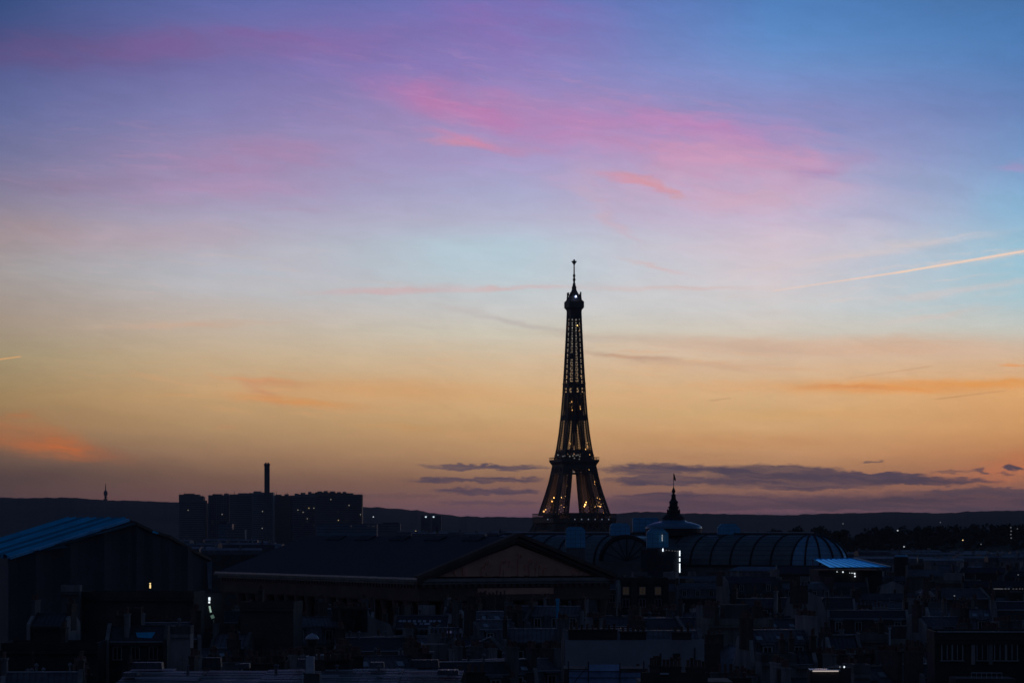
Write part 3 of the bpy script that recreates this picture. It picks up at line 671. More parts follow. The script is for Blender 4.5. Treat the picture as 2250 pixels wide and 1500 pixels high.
for px, py, r, m in [(1217, 1093, .8, GOLD), (1229, 1093, .8, GOLDB), (1234, 1093, .9, GOLDB), (1238, 1093, .8, GOLD), (1213, 1101, .7, GOLD), (1230, 1101, .9, GOLD), (1227, 1111, 1.3, GOLDB), (1232, 1109, .8, GOLD),
    (1286, 1108, 1.3, GOLD), (1284, 1112, .9, GOLD), (1288, 1103, .8, GOLD), (1314, 1094, 1.0, GOLDB), (1318, 1095, .8, GOLD), (1316, 1100, .8, GOLD), (1310.5, 1106, 1.2, GOLDB), (1316, 1104, .9, GOLD), (1308, 1113, 1.2, GOLDB), (1314, 1110, .8, GOLD), (1319.5, 1112, 1.3, GOLDB), (1321, 1106, .7, GOLD),
    (1195, 1123, 1.5, GOLDD), (1199, 1119, 1.0, GOLDD), (1206, 1130, 1.1, GOLD), (1215, 1128, 1.0, GOLD), (1220, 1124, 1.0, GOLD), (1222, 1126, .9, GOLD), (1227, 1130, .9, GOLD), (1236, 1125, .7, GOLDD), (1326, 1127, 1.0, GOLD), (1329.5, 1132, 1.0, GOLD), (1325, 1123, .7, GOLDD),
    (1283, 987, 1.0, GOLDB), (1287, 987, .9, GOLD), (1249, 892, 1.2, GOLDD), (1257, 895, 1.3, GOLD), (1274, 893, 1.1, GOLDD), (1253, 981, .9, GOLDD), (1251, 967, .8, GOLDD),
    (1250, 703, .9, GOLDD), (1250, 717, .9, GOLD), (1269, 715, .9, GOLD), (1272, 727, .8, GOLDD), (1254.5, 646, .8, GOLDB), (1248, 821, .8, GOLDD), (1276, 826, .8, GOLDD), (1246, 830, .8, GOLDD), (1252, 760, .7, GOLDD), (1279, 960, .7, GOLDD), (1243, 930, .7, GOLDD)]:
    bulb('floodlight', px, py, r * .62, m, -2 if py > 1000 else 0)
rl_ = random.Random(21)
AMBER = glow('added_amber_lamp', (1.0, 0.50, 0.15), 4.5)
for k_ in range(34):       # added small lamps at random spots in the legs, for an amber wash
    z = rl_.choice((rl_.uniform(62, 92), rl_.uniform(62, 112), rl_.uniform(120, 186)))
    a_, b_ = interp(INN, z) + 1.5, interp(OUT, z) - 1.5
    if b_ < a_: a_ = b_ = (a_ + b_) / 2
    MB().lathe([(.03, -.3), (.24, -.18), (.3, 0), (.24, .18), (.03, .3)], 6).build('floodlight', AMBER, eiffel, (rl_.choice((-1, 1)) * rl_.uniform(a_, b_), rl_.choice((-1, -1, 1)) * rl_.uniform(a_, b_), z))
bulb('beacon', 1265.3, 651.3, 1.0, BEACON, -9)
for i in range(10): bulb('deck_window', 1203.5 + i * 14.9, 1140.3, .62, DECKL, -36)
for px, py, r in [(1237, 1002, .6), (1241, 1001, .5), (1252, 1002, .7), (1259, 1001, .7), (1266, 1000, .6), (1270, 999, .6), (1274, 1002, .6), (1262, 1006, .6), (1273, 1008, .5), (1226, 999, .7), (1260, 1036, .6), (1258, 1037, .5), (1223, 1129, .5), (1263, 1133, .5), (1280, 1131, .5)]:
    bulb('deck_lamp', px, py, r, DECKW, -20)

# ------------------------------------------------------------------ the glass-roofed exhibition palace
GROOF = mat('dusty_glass_roof', (0.09, 0.13, 0.14), 0.22, 0.25, 0.15, 0, 0.6)
GIRON = mat('green_iron', (0.014, 0.018, 0.018), 0.6, 0.2, 0.3)
PSTONE = mat('palace_stone', (0.16, 0.15, 0.14), 0.9, 0.25, 0.1)
TARP = mat('blue_tarpaulin', (0.10, 0.48, 0.78), 0.55, 0.15, 0.25, 0.05, 0.4, 0.35)
DG = 1640.0; sg = DG / F
PH = R(38); CP, SP = math.cos(PH), math.sin(PH)      # the palace lies askew: its rounded end is the nearer one
gp = thing('exhibition_palace', 'long glass barrel-vaulted palace with a ribbed rounded end and a low spired dome', 'palace', (at(1480, HZ, DG).x, DG, 0), -PH)
def gx(px, y=0.0): return ((px - 1480) * sg - y * SP) / CP
def gz(py): return CAM_Z + (HZ - py) * sg
ZE, ZR = gz(1238), gz(1173); HW = 19.0; XL, XR = gx(1110), gx(1761)
def vault_pt(t, x, rad=HW): return (x, -rad * math.cos(t), ZE + (ZR - ZE) * math.sin(t))
v = MB(); NS = 16
for i in range(NS):
    t0, t1 = math.pi * i / NS, math.pi * (i + 1) / NS
    v.add([vault_pt(t0, XL), vault_pt(t0, XR), vault_pt(t1, XR), vault_pt(t1, XL)], [(0, 1, 2, 3)])
v.build('vault', GROOF, gp, smooth=True)
RX = 19.5
def apse_pt(t, a): return (XR + RX * math.cos(t) * math.cos(a), -HW * math.cos(t) * math.sin(a), ZE + (ZR - ZE) * math.sin(t))
v = MB(); NA = 24
for i in range(8):
    for j in range(NA):
        t0, t1 = math.pi / 2 * i / 8, math.pi / 2 * (i + 1) / 8; a0, a1 = -math.pi / 2 + math.pi * j / NA, -math.pi / 2 + math.pi * (j + 1) / NA
        v.add([apse_pt(t0, a0), apse_pt(t0, a1), apse_pt(t1, a1), apse_pt(t1, a0)], [(0, 1, 2, 3)])
ap = v.build('rounded_end', mat('sky_tinted_glass_roof', (0.10, 0.30, 0.48), 0.12, 0.2, 0.2, 0, 0.9), gp, smooth=True)  # blue of the mirrored sky is put into the glass colour
def rib(pts, w, h):
    m = MB()
    for p, q in zip(pts, pts[1:]): m.beam(p, q, w, 0, h)
    return m
nr = 17
for i in range(nr):
    x = XL + (XR - XL) * i / (nr - 1)
    rib([tuple(a * (1 if k == 0 else 1) for k, a in enumerate(vault_pt(math.pi * j / 18, x, HW + .25))) for j in range(19)], .8, .7).build('rib', GIRON, gp)
for j in range(1, 8):
    a = -math.pi / 2 + math.pi * j / 8
    rib([tuple(Vector(apse_pt(math.pi / 2 * i / 10, a)) + Vector((.25 * math.cos(a), -.25 * math.sin(a), .15))) for i in range(11)], .8, .8).build('rib', GIRON, gp)
pu = MB()
for i in range(1, 9):
    t = math.pi / 2 * i / 9.5
    p, q = vault_pt(t, XL, HW + .1), vault_pt(t, XR, HW + .1); pu.beam(p, q, .1)
    ring = [apse_pt(t, -math.pi / 2 + math.pi * j / 24) for j in range(25)]
    for r0, r1 in zip(ring, ring[1:]): pu.beam(r0, r1, .1)
pu.build('glazing_bar', GIRON, gp)
MB().slab(XL, XR, -1.5, 1.5, ZR - .4, ZR + .7).build('ridge_walk', GIRON, gp)
MB().slab(XL, gx(1345), -1.2, -.9, ZR + .7, ZR + 1.15).build('ridge_rail', PIPE, gp)
MB().slab(gx(1628), gx(1768), -1.2, -.9, ZR + .7, ZR + 1.15).build('ridge_rail', PIPE, gp)
MB().slab(XL, XR, -HW - 1, HW + 1, 0, ZE - 1.2).build('wall', PSTONE, gp)
m = MB(); m.lathe([(1.04, 0), (1.04, ZE - 1.2)], 40); m.v = [(XR + x * RX * .99, y * (HW + .4), z) for x, y, z in m.v]; m.build('rounded_wall', PSTONE, gp)
m = MB(); m.slab(XL, XR, -HW - 1.6, HW + 1.6, ZE - 1.1, ZE - .25); m.build('cornice', GIRON, gp)
sk = MB(); sk.sheet([(gx(1585, -30), -HW - 11, gz(1249)), (gx(1752, -30), -HW - 11, gz(1249)), (gx(1752, -30), -HW - 2.2, gz(1241)), (gx(1585, -30), -HW - 2.2, gz(1241))], .25)
sk.build('glass_skirt_roof', mat('skirt_glass', (0.20, 0.30, 0.42), 0.12, 0.2, 0.3, 0, 0.9), gp)
MB().slab(gx(1565, -30), gx(1765, -30), -HW - 11.5, -HW - 1.7, 0, gz(1250.5)).build('side_gallery', PSTONE, gp)
# transept with its round-arched glass gable
XT, RT = 0.0, 17.0; zt = gz(1231); YT = -43.0
m = MB(); n = 20
arc = [(RT * math.cos(math.pi * i / n), (gz(1177) - zt) * math.sin(math.pi * i / n)) for i in range(n + 1)]
for i in range(n):
    m.add([(XT + arc[i][0], YT, zt + arc[i][1]), (XT + arc[i + 1][0], YT, zt + arc[i + 1][1]), (XT + arc[i + 1][0], 0, zt + arc[i + 1][1]), (XT + arc[i][0], 0, zt + arc[i][1])], [(0, 1, 2, 3)])
m.build('transept_vault', GROOF, gp, smooth=True)
m = MB(); m.add([(XT + x * .9, YT + .5, zt + z * .9) for x, z in arc], [tuple(range(n + 1))]); m.build('fan_window', GROOF, gp)
m = MB()
for (x0, z0), (x1, z1) in zip(arc, arc[1:]): m.beam((XT + x0, YT, zt + z0), (XT + x1, YT, zt + z1), .9, 0, 1.6)
for i in range(1, 8):
    a = math.pi * i / 8; m.beam((XT, YT + .2, zt), (XT + RT * .93 * math.cos(a), YT + .2, zt + (gz(1177) - zt) * .93 * math.sin(a)), .35)
m.build('gable_arch', GIRON, gp)
MB().slab(XT - RT - 2, XT + RT + 2, YT - 1, -HW - 1.7, 0, zt - .1).build('porch', PSTONE, gp)
# dome, lantern, flag
DOME = mat('dome_metal', (0.06, 0.20, 0.34), 0.3, 0.15, 0.2, 0, 0.6)
m = MB(); m.lathe([(15.2, gz(1160.5)), (15.0, gz(1157)), (14.0, gz(1153.2)), (12.0, gz(1149.8)), (9.4, gz(1146.8)), (6.6, gz(1144.5)), (6.3, gz(1141))], 32); m.build('dome', DOME, gp, smooth=False)
MB().lathe([(15.0, gz(1176)), (15.0, gz(1162)), (15.4, gz(1160.7))], 32).build('drum', GIRON, gp)
m = MB(); m.lathe([(6.5, gz(1143.4)), (6.5, gz(1141)), (6.3, gz(1138)), (5.4, gz(1134)), (4.1, gz(1130)), (3.4, gz(1127)), (3.4, gz(1124.5)), (2.7, gz(1124)), (2.6, gz(1116)), (2.95, gz(1115)), (2.95, gz(1112.6)), (2.3, gz(1112)), (2.2, gz(1105)), (2.55, gz(1104)), (2.3, gz(1101.5)), (1.6, gz(1098)), (1.2, gz(1094)), (1.15, gz(1089)), (1.35, gz(1087.8)), (.8, gz(1086)), (.55, gz(1083)), (.95, gz(1081)), (1.05, gz(1078.5)), (.7, gz(1075)), (.35, gz(1072)), (.2, gz(1069))], 16)
ln_ = m.build('lantern', GIRON, gp, (0, 0, 0))
for k in range(8):
    a = 2 * math.pi * k / 8 + .2; MB().lathe([(.5, 0), (.55, 1.2), (.2, 2.2)], 8).build('pinnacle', GIRON, ln_, (3.3 * math.cos(a), 3.3 * math.sin(a), gz(1127)))
MB().lathe([(.17, gz(1070)), (.12, gz(1039))], 8).build('flagpole', GIRON, gp)
m = MB(); fl = [(0, gz(1039.5)), (.35, gz(1042)), (.9, gz(1048)), (1.55, gz(1053)), (1.35, gz(1056.5)), (.6, gz(1055)), (.1, gz(1054))]
m.prism([(x, z) for x, z in fl], -.06, .06); m.v = [(x + .1, z + .25 * math.sin(x * 3), y) for x, y, z in m.v]; m.build('flag', mat('dark_flag', (0.03, 0.02, 0.03), 0.9), gp)
# wrapped statues and scaffolds on the palace roof
def wrap(label, px0, px1, top, bot, d, depth, cham, lit=False, shear=0.0):
    s = d / F; c = at((px0 + px1) / 2, HZ, d); w = (px1 - px0) * s; z0, z1 = CAM_Z + (HZ - bot) * s, CAM_Z + (HZ - top) * s
    t = thing('wrapped_scaffold', label, 'scaffold', (c.x, d, z0), 0, 'tarpaulin-wrapped scaffolds on the palace roof'); h = z1 - z0; ch = cham
    m = MB(); out = [(-w / 2, 0), (w / 2, 0), (w / 2 + shear * .3, h - ch), (w / 2 - ch * 1.1 + shear, h), (-w / 2 + ch * .8, h), (-w / 2, h - ch * .8)]
    m.prism(out, -depth / 2, depth / 2); m.v = [(x, -z, y) for x, y, z in m.v]; m.f = [tuple(reversed(f)) for f in m.f]
    m.build('sheeting', TARP, t)
    m = MB()
    for i in range(5): m.beam((-w / 2 + w * i / 4, -depth / 2 - .12, 0), (-w / 2 + w * i / 4, -depth / 2 - .12, h - ch * .8), .09)
    for j in range(int(h // 2.2) + 1): m.beam((-w / 2, -depth / 2 - .2, .3 + j * 2.2), (w / 2, -depth / 2 - .2, .3 + j * 2.2), .08)
    m.build('tube_frame', IRON, t)
    base = MB(); base.slab(-w / 2 + .3, w / 2 - .3, -depth / 2 + .3, depth / 2 - .3, -z0, -.02); base.build('support', PSTONE, t)
    return t
wrap('chamfered blue tarpaulin wrap in front of the vault, just below the iron tower', 1243, 1286, 1157, 1203, 1600, 8, 1.8)
wrap('low blue tarpaulin wrap hugging the iron tower foot beside the round arch', 1340, 1384, 1149, 1176, 1622, 8, 1.6)
wrap('dull dark blue wrap standing highest, between the round arch and the spire', 1390, 1446, 1137, 1168, 1660, 9, .6)
w4 = wrap('tallest blue wrap with a white light strip, in front of the spire', 1421, 1468, 1161, 1203, 1560, 9, 2.4)
wrap('small blue wrap sitting on the vault ridge past the spire', 1576, 1626, 1150, 1174, 1618, 7, 2.6)

# ------------------------------------------------------------------ the scaffold tower with its string of lamps
STRIP = glow('lamp_string', (0.80, 0.90, 1.0), 1.7)
ds = 1545.0; ss = ds / F; c = at(1456, HZ, ds)
t = thing('hoist_tower', 'dark sheeted builders hoist below the tallest blue wrap, edged with strings of white lamps', 'scaffold', (c.x, ds, 0))
sz = lambda py: CAM_Z + (HZ - py) * ss
sxx = lambda px: (px - 1456) * ss
NETD = mat('dark_netting', (0.05, 0.055, 0.065), 0.9, 0.25, 0.3)
MB().slab(sxx(1408), sxx(1492), 0, 7, 0, sz(1206)).build('sheeting', NETD, t)
fr = MB()
for px in range(1408, 1497, 12): fr.beam((sxx(px), -.15, 2), (sxx(px), -.15, sz(1206)), .12)
for py in range(1210, 1262, 9): fr.beam((sxx(1408), -.3, sz(py)), (sxx(1494), -.3, sz(py)), .1)
fr.build('tube_frame', IRON, t)
for i in range(12):
    if i in (3, 6): continue
    y = 1211 + i * 4.0; MB().slab(-.28, .28, -.2, .2, -.42, .42).build('lamp', STRIP, t, (sxx(1493.3), -.8, sz(y)))
for px, py, hh in ((1456.4, 1207.5, .75), (1456.8, 1181, .5), (1457, 1186, .5), (1457, 1176, .4)):
    MB().slab(-.25, .25, -.2, .2, -hh, hh).build('lamp', STRIP if py > 1200 else WHITE_D, t, (sxx(px), -.8 if py > 1200 else 10 - 1.4, sz(py)))
for px in (1464, 1470, 1477, 1483, 1488):
    MB().slab(-.22, .22, -.2, .2, -.16, .16).build('lamp', LDIM, t, (sxx(px), -.8, sz(1208 + (px - 1464) * .1)))

# ------------------------------------------------------------------ the temple church
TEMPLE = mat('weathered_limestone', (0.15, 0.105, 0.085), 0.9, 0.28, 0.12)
TEMPW = mat('warm_lit_limestone', (0.80, 0.40, 0.27), 0.9, 0.2, 0.12)  # street light on pediment and inscription panel put into this warm stone colour
LEADR = mat('lead_roof', (0.011, 0.017, 0.018), 0.65, 0.2, 0.1, 0, 0.35, 0.4, (1, 1.4))
TH = R(27)
p0 = at(925, 1270, 640)
WT, LT = 45.3, 113.0
temple = thing('temple_church', 'huge neoclassical temple church with a plain dark roof and a faintly warm triangular pediment', 'church', (p0.x, p0.y, 0), TH)
zE = p0.z; zA = 43.7; h2 = WT / 2
prof = lambda o, dz: [(-o, zE + dz), (WT + o, zE + dz), (h2, zA + dz + .45 * o)]
def gab(poly, y0, y1, mi=0):
    m = MB(); n = len(poly); vs = [(x, y0, z) for x, z in poly] + [(x, y1, z) for x, z in poly]
    return m.add(vs, [tuple(range(n)), tuple(range(2 * n - 1, n - 1, -1))] + [(k, n + k, n + (k + 1) % n, (k + 1) % n) for k in range(n)], mi)
gab([(-.8, zE + .02), (WT + .8, zE + .02), (h2, zA + .1)], 1.4, LT, 0).build('roof', LEADR, temple)
for i, yy in enumerate((14, 33, 52, 71, 88)):    # skylights along the ridge
    m = MB(); m.sheet([(h2 - 2.6, yy, zA - .72), (h2 - 2.6, yy + 8, zA - .72), (h2 - .6, yy + 8, zA + .25), (h2 - .6, yy, zA + .25)], -.2)
    m.build('skylight', LEADR, temple)
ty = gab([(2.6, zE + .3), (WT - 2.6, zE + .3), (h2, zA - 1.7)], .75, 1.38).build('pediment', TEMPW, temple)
# worn relief figures in the pediment
rf = MB(); rr = random.Random(3)
for i in range(34):
    x = h2 + rr.gauss(0, 1) * 7.5; room = (zA - 2.6 - zE) * (1 - abs(x - h2) / (h2 - 2))
    if room < .9: continue
    hh = room * rr.uniform(.35, .85) if abs(x - h2) > 1.5 else room * .85
    lean = rr.uniform(-.5, .5); z0 = zE + .25 + (0 if hh > 2.2 else rr.uniform(0, .4))
    for a_, b_, w_ in ((0, .45, .75), (.4, .8, .6), (.84, 1, .34)):
        rf.beam((x + lean * a_, .72, z0 + hh * a_), (x + lean * b_, .62, z0 + hh * b_), w_ * rr.uniform(.7, 1.1), 0, .4)
    if rr.random() < .6: rf.beam((x + lean * .7, .62, z0 + hh * .7), (x + lean * .7 + rr.uniform(-1.4, 1.4), .62, z0 + hh * rr.uniform(.5, .95)), .24)
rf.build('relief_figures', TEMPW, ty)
rk = MB()
for sgn in (0, 1):
    xe = -.9 if sgn == 0 else WT + .9
    for off, w, hgt, yy in ((0, 2.6, .75, .4), (-.9, 1.7, .7, .55), (-1.55, 1.0, .35, .7)):
        rk.beam((xe, yy, zE + off + .15), (h2, yy, zA + off + .55), w, 0, hgt)
rk.build('raking_cornice', TEMPLE, temple)
co = MB(); co.slab(-1.0, WT + 1.0, -.2, 3, zE - .75, zE - .05); co.slab(-1.0, .9, 3, LT + 1, zE - .75, zE - .05); co.slab(WT - .9, WT + 1.0, 3, LT + 1, zE - .75, zE - .05); co.slab(-1, WT + 1, LT + 1, LT + 2, zE - .75, zE - .05)
co.slab(-.55, WT + .55, .25, 3.01, zE - 1.3, zE - .76); co.slab(-.55, .9, 3.02, LT + .6, zE - 1.3, zE - .76); co.build('cornice', mat('pale_cornice', (0.30, 0.27, 0.25), 0.8, 0.25, 0.3), temple)
MB().slab(-1.12, -.98, -.3, LT + 1, zE - .28, zE + .12).build('gutter', ZINC_PALE, temple)
DEN = MB().slab(-.2, .2, -.375, .375, 0, .64).mesh('dentil', TEMPLE); DEN2 = MB().slab(-.375, .375, -.2, .2, 0, .64).mesh('dentil', TEMPLE)
for i in range(70): inst('dentil', DEN, temple, (-.3, 1.4 + i * 1.59, zE - 1.95))
for i in range(30): inst('dentil', DEN2, temple, (.8 + i * 1.505, .5, zE - 1.95))
zB = zE - 4.9
en = MB(); en.slab(-.1, WT + .1, .7, 3.02, zB, zE - 1.31); en.slab(-.1, 1.9, 3.03, LT, zB, zE - 1.31); en.slab(WT - 1.9, WT + .1, 3.03, LT, zB, zE - 1.31); en.build('entablature', TEMPLE, temple)
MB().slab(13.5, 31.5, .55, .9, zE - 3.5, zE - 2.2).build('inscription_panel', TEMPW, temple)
MB().slab(-.35, WT + .35, .45, 1.2, zB + .25, zB + .65).build('architrave_moulding', TEMPLE, temple)
MB().slab(-.35, .25, 1.3, LT, zB + .25, zB + .65).build('architrave_moulding', TEMPLE, temple)
cm = MB(); cm.lathe([(1.15, 8.2), (1.3, 8.0), (1.05, 8.6), (.98, zB * .6), (.85, zB - 2.2), (1.0, zB - 1.6), (1.25, zB - .3), (1.25, zB)], 14)
cme = cm.mesh('column', TEMPLE)
for i in range(8): inst('column', cme, temple, (1.3 + i * (WT - 2.6) / 7, 1.9, 0))
for i in range(1, 18): inst('column', cme, temple, (1.0, 1.9 + i * 5.9, 0))
MB().slab(6, WT - 6, 8, LT - 6, 8, zE - .1).build('inner_wall', TEMPLE, temple)
MB().slab(-2.5, WT + 2.5, -5, LT + 3, 0, 8).build('podium', TEMPLE, temple)

# ------------------------------------------------------------------ the tarpaulin shed over a building site
SHD = mat('dark_site_sheeting', (0.075, 0.082, 0.095), 0.8, 0.3, 0.06, 0, 0.3, 0.4)
SHG = mat('grey_site_sheeting', (0.12, 0.13, 0.145), 0.8, 0.25, 0.1, 0, 0.3, 0.4)
TARPW = mat('pale_blue_tarpaulin', (0.010, 0.46, 0.76), 0.7, 0.25, 0.25, 0, 0.1, 0.3)
k5 = 500 / 330.0
A = at(282, 1144.5, 500); B = at(145, 1143.5, 535); Cc = at(20, 1227, 482)
Dd = Cc + (B - A); Bb = A + (B - A)
shed = thing('site_shed', 'vast tarpaulin-roofed building site shed with ribbed blue roof and dark sheeted gable', 'scaffold shed', (A.x, A.y, 0))
o = Vector((A.x, A.y, 0)); lo = lambda p: tuple(Vector(p) - o)
E = at(463, 1229, 516); G0 = at(300, 1150, 501); K1 = at(336, 1168, 504); K2 = at(372, 1178, 507); K3 = at(424, 1209, 512)
# ribbed roof sheets: each sheet its own slightly sagging bay between two frames
nb = 9; TARPD = mat('weathered_blue_tarpaulin', (0.006, 0.24, 0.38), 0.7, 0.25, 0.25, 0, 0.1, 0.3)
def slope_pt(s, t):  # s along the ridge direction, t from eave to ridge
    e = Cc.lerp(Dd, s); r = A.lerp(Bb, s); return e.lerp(r, t)
nrm = (A - Cc).cross(Dd - Cc).normalized()
if nrm.z < 0: nrm = -nrm
for i in range(nb):
    rs = MB()
    for j in range(6):
        for q in range(4):
            def pt(a, b):
                s_ = (i + a / 4) / nb; p = slope_pt(s_, b / 6); return lo(p + nrm * (.75 * (1 - (2 * (a / 4) - 1) ** 2) ))
            rs.add([pt(q, j), pt(q, j + 1), pt(q + 1, j + 1), pt(q + 1, j)], [(0, 1, 2, 3)])
    rs.build('roof_sheet', TARPD if i in (1, 3, 6) else TARPW, shed)
fr = MB()
for i in range(nb + 1): fr.beam(lo(slope_pt(i / nb, 0) + nrm * .1), lo(slope_pt(i / nb, 1) + nrm * .16), .75, 0, .4)
fr.build('roof_frame', mat('pale_roof_strap', (.12, .58, .95), .5, .3, .4), shed)
gv = [Cc, A, G0, K1, K2, K3, E]; lowz = 8.0
back = (B - A).normalized() * .6
gb = MB(); ng = len(gv)
for p, q in zip(gv, gv[1:]):
    n_ = max(1, int((q - p).length / 3.2))
    for i in range(n_):
        a, b_ = p.lerp(q, i / n_), p.lerp(q, (i + 1) / n_); a2, b2 = Vector((a.x, a.y, lowz)), Vector((b_.x, b_.y, lowz))
        wob = Vector((.2, -.55, 0)) * (1 if i % 2 else -.4)
        md = a.lerp(b_, .5); m2 = a2.lerp(b2, .5)
        gb.add([lo(a), lo(md + wob), lo(m2 + wob), lo(a2)], [(0, 3, 2, 1)]); gb.add([lo(md + wob), lo(b_), lo(b2), lo(m2 + wob)], [(0, 3, 2, 1)])
gb.build('gable_sheeting', SHD, shed)
vr = MB()
for p, q in zip(gv, gv[1:]): vr.beam(lo(p), lo(q), .35, 0, .5)
vr.build('verge_tube', IRON, shed)
fl = MB(); fl.sheet([lo(at(135, 1196, 489)), lo(at(300, 1150.5, 500.5)), lo(at(284, 1146, 500.2)), lo(at(118, 1196, 488))], .1)
fl.add([lo(at(60, 1217, 484)), lo(at(140, 1196.5, 489)), lo(at(222, 1172, 494)), lo(at(278, 1157, 498.5)), lo(at(294, 1149.5, 500)), lo(at(200, 1173.5, 492.5)), lo(at(150, 1202, 488.5)), lo(at(105, 1206, 486))], [(0, 1, 2, 5), (2, 3, 4, 5), (0, 1, 6, 7)])
fl.build('loose_flap', mat('teal_tarpaulin', (0.05, 0.13, 0.16), 0.6, 0.2, 0.3), shed)
sd = MB(); Ef = E + (B - A); KK = K3 + (B - A)
sd.sheet([lo(E), lo(Ef), lo(Vector((Ef.x, Ef.y, lowz))), lo(Vector((E.x, E.y, lowz)))], .2)
sd.sheet([lo(Cc), lo(Vector((Cc.x, Cc.y, lowz))), lo(Vector((Dd.x, Dd.y, lowz))), lo(Dd)], .2); sd.build('side_sheeting', SHG, shed)
rr_ = MB()
rb = [p + (B - A) for p in gv[1:]]
for (p, q), (r, s_) in zip(zip(gv[1:], gv[2:]), zip(rb, rb[1:])): rr_.sheet([lo(p), lo(q), lo(s_), lo(r)], .12)
rr_.build('far_roof_slope', SHG, shed)
MB().sheet([lo(at(336, 1166, 503)), lo(at(349, 1171, 504)), lo(at(345, 1172.6, 503.6)), lo(at(334, 1170, 502.6))], .1).build('patch', TARPW, shed)
wl = MB(); wl.sheet([lo(at(455, 1236, 514.4)), lo(at(466, 1232, 515)), lo(at(465, 1292, 515)), lo(at(458, 1292, 514.4))], -.2); wl.build('lit_corner_sheet', mat('lit_corner_sheet', (0.14, 0.19, 0.24), 0.6, 0.3, 0.6), shed)  # pale tone paints in the lit edge of the shed wall
m = MB(); m.lathe([(.04, -.42), (.12, -.36), (.13, .1), (.06, .16), (.06, .26), (.13, .32), (.12, .42), (.04, .46)], 8); m.build('wall_lamp', glow('warm_wall_lamp', (1.0, 0.72, 0.30), 1.1), shed, lo(at(330, 1286, 490)))
# stair tower with a lit strip between the shed and the temple
c = at(468, HZ, 508); s5 = 508 / F
t = thing('stair_tower', 'narrow scaffold stair tower beside the shed corner, lit by a ragged white-green light strip', 'scaffold', (c.x, 508, 0))
z5 = lambda py: CAM_Z + (HZ - py) * s5
fr = MB()
for x in (-1.7, 1.7):
    for y in (-1, 1): fr.beam((x, y, 0), (x, y, z5(1300)), .12)
for i in range(12):
    z = z5(1300) - i * 2.0; fr.beam((-1.7, -1, z), (1.7, -1, z), .09); fr.beam((-1.7, -1, z), (1.7, -1, z - 2), .08)
fr.build('tube_frame', IRON, t); MB().slab(-1.5, 1.5, .8, 1.0, 0, z5(1302)).build('sheeting', SHD, t)
for pts, w, mm in (([(461.5, 1311), (461.8, 1318)], .3, glow('stair_lamp', (0.78, 0.9, 1.0), 1.2)), ([(461.2, 1320), (461.5, 1324)], .26, WHITE_L), ([(462, 1330), (463.2, 1337), (465, 1344)], .26, glow('greenish_tube', (0.6, 0.85, 0.72), .45)), ([(467, 1350), (470, 1357)], .5, glow('faint_green_tube', (0.45, 0.8, 0.65), .12)), ([(472, 1360), (476, 1378)], .3, glow('fainter_green_tube', (0.4, 0.7, 0.6), .03))):
    m = MB()
    for a, b_ in zip(pts, pts[1:]): m.beam(Vector(((a[0] - 468) * s5, -1.25, z5(a[1]))), Vector(((b_[0] - 468) * s5, -1.25, z5(b_[1]))), w)
    m.build('light_strip', mm, t)

# ------------------------------------------------------------------ shared small pieces
def _pot():
    m = MB(); m.lathe([(.17, 0), (.15, .5), (.19, .55), (.19, .68), (.13, .7)], 7); return m.mesh('chimney_pot', CLAY)
def _dormer():
    m = MB(); m.slab(-.72, .72, -.1, 1.5, 0, 1.9, 0); m.extr([(-.28, 1.9), (1.6, 1.92), (1.6, 2.2), (.0, 2.3), (-.3, 2.02)], -.9, .9, 1)
    m.slab(-.66, -.46, -.17, -.09, .08, 1.86, 2); m.slab(.46, .66, -.17, -.09, .08, 1.86, 2); m.slab(-.45, .45, -.17, -.09, 1.68, 1.86, 2); m.slab(-.05, .05, -.2, -.12, .26, 1.67, 2); m.slab(-.7, .7, -.24, -.09, .02, .12, 2)
    return m.mesh('dormer', [SLATE, ZINC, FRAME])
def _pane(w=.9, h=1.5):
    m = MB(); m.slab(-w / 2, w / 2, -.135, -.105, 0, h); return m
def _window():
    m = MB(); m.slab(-.72, -.6, -.08, .1, 0, 1.95); m.slab(.6, .72, -.08, .1, 0, 1.95); m.slab(-.59, .59, -.08, .1, 1.85, 1.95); m.slab(-.05, .05, -.075, .1, .07, 1.84); m.slab(-.85, .85, -.16, .1, -.1, 0); return m.mesh('window', FRAME)
POT, DORM, WIN = _pot(), _dormer(), _window()
DPANE = _pane().mesh('pane', GLASS); DPANE_L = _pane().mesh('lit_pane', WARM_DIM)
m_ = MB(); m_.slab(-.58, .58, -.02, .02, .05, 1.84); WPANE = m_.mesh('pane', GLASS); WPANE_L = m_.mesh('lit_pane', WARM_DIM)
m_ = MB(); m_.lathe([(.03, 0), (.02, 3.2)], 5); m_.beam((-.5, 0, 2.9), (.5, 0, 2.9), .03); m_.beam((-.35, 0, 2.4), (.35, 0, 2.4), .03); m_.beam((0, -.5, 2.65), (0, .5, 2.65), .03); ANT = m_.mesh('aerial', IRON)
m_ = MB(); m_.lathe([(.14, 0), (.14, 2.2), (.26, 2.25), (.26, 2.4), (.05, 2.6)], 8); FLUE = m_.mesh('flue_pipe', FLUEM)
m_ = MB(); m_.slab(-.5, .5, -.04, .04, 0, .05); SKYL = mat('skylight_glass', (0.3, 0.36, 0.4), 0.08, 0.1, 1, 0, 1.0)

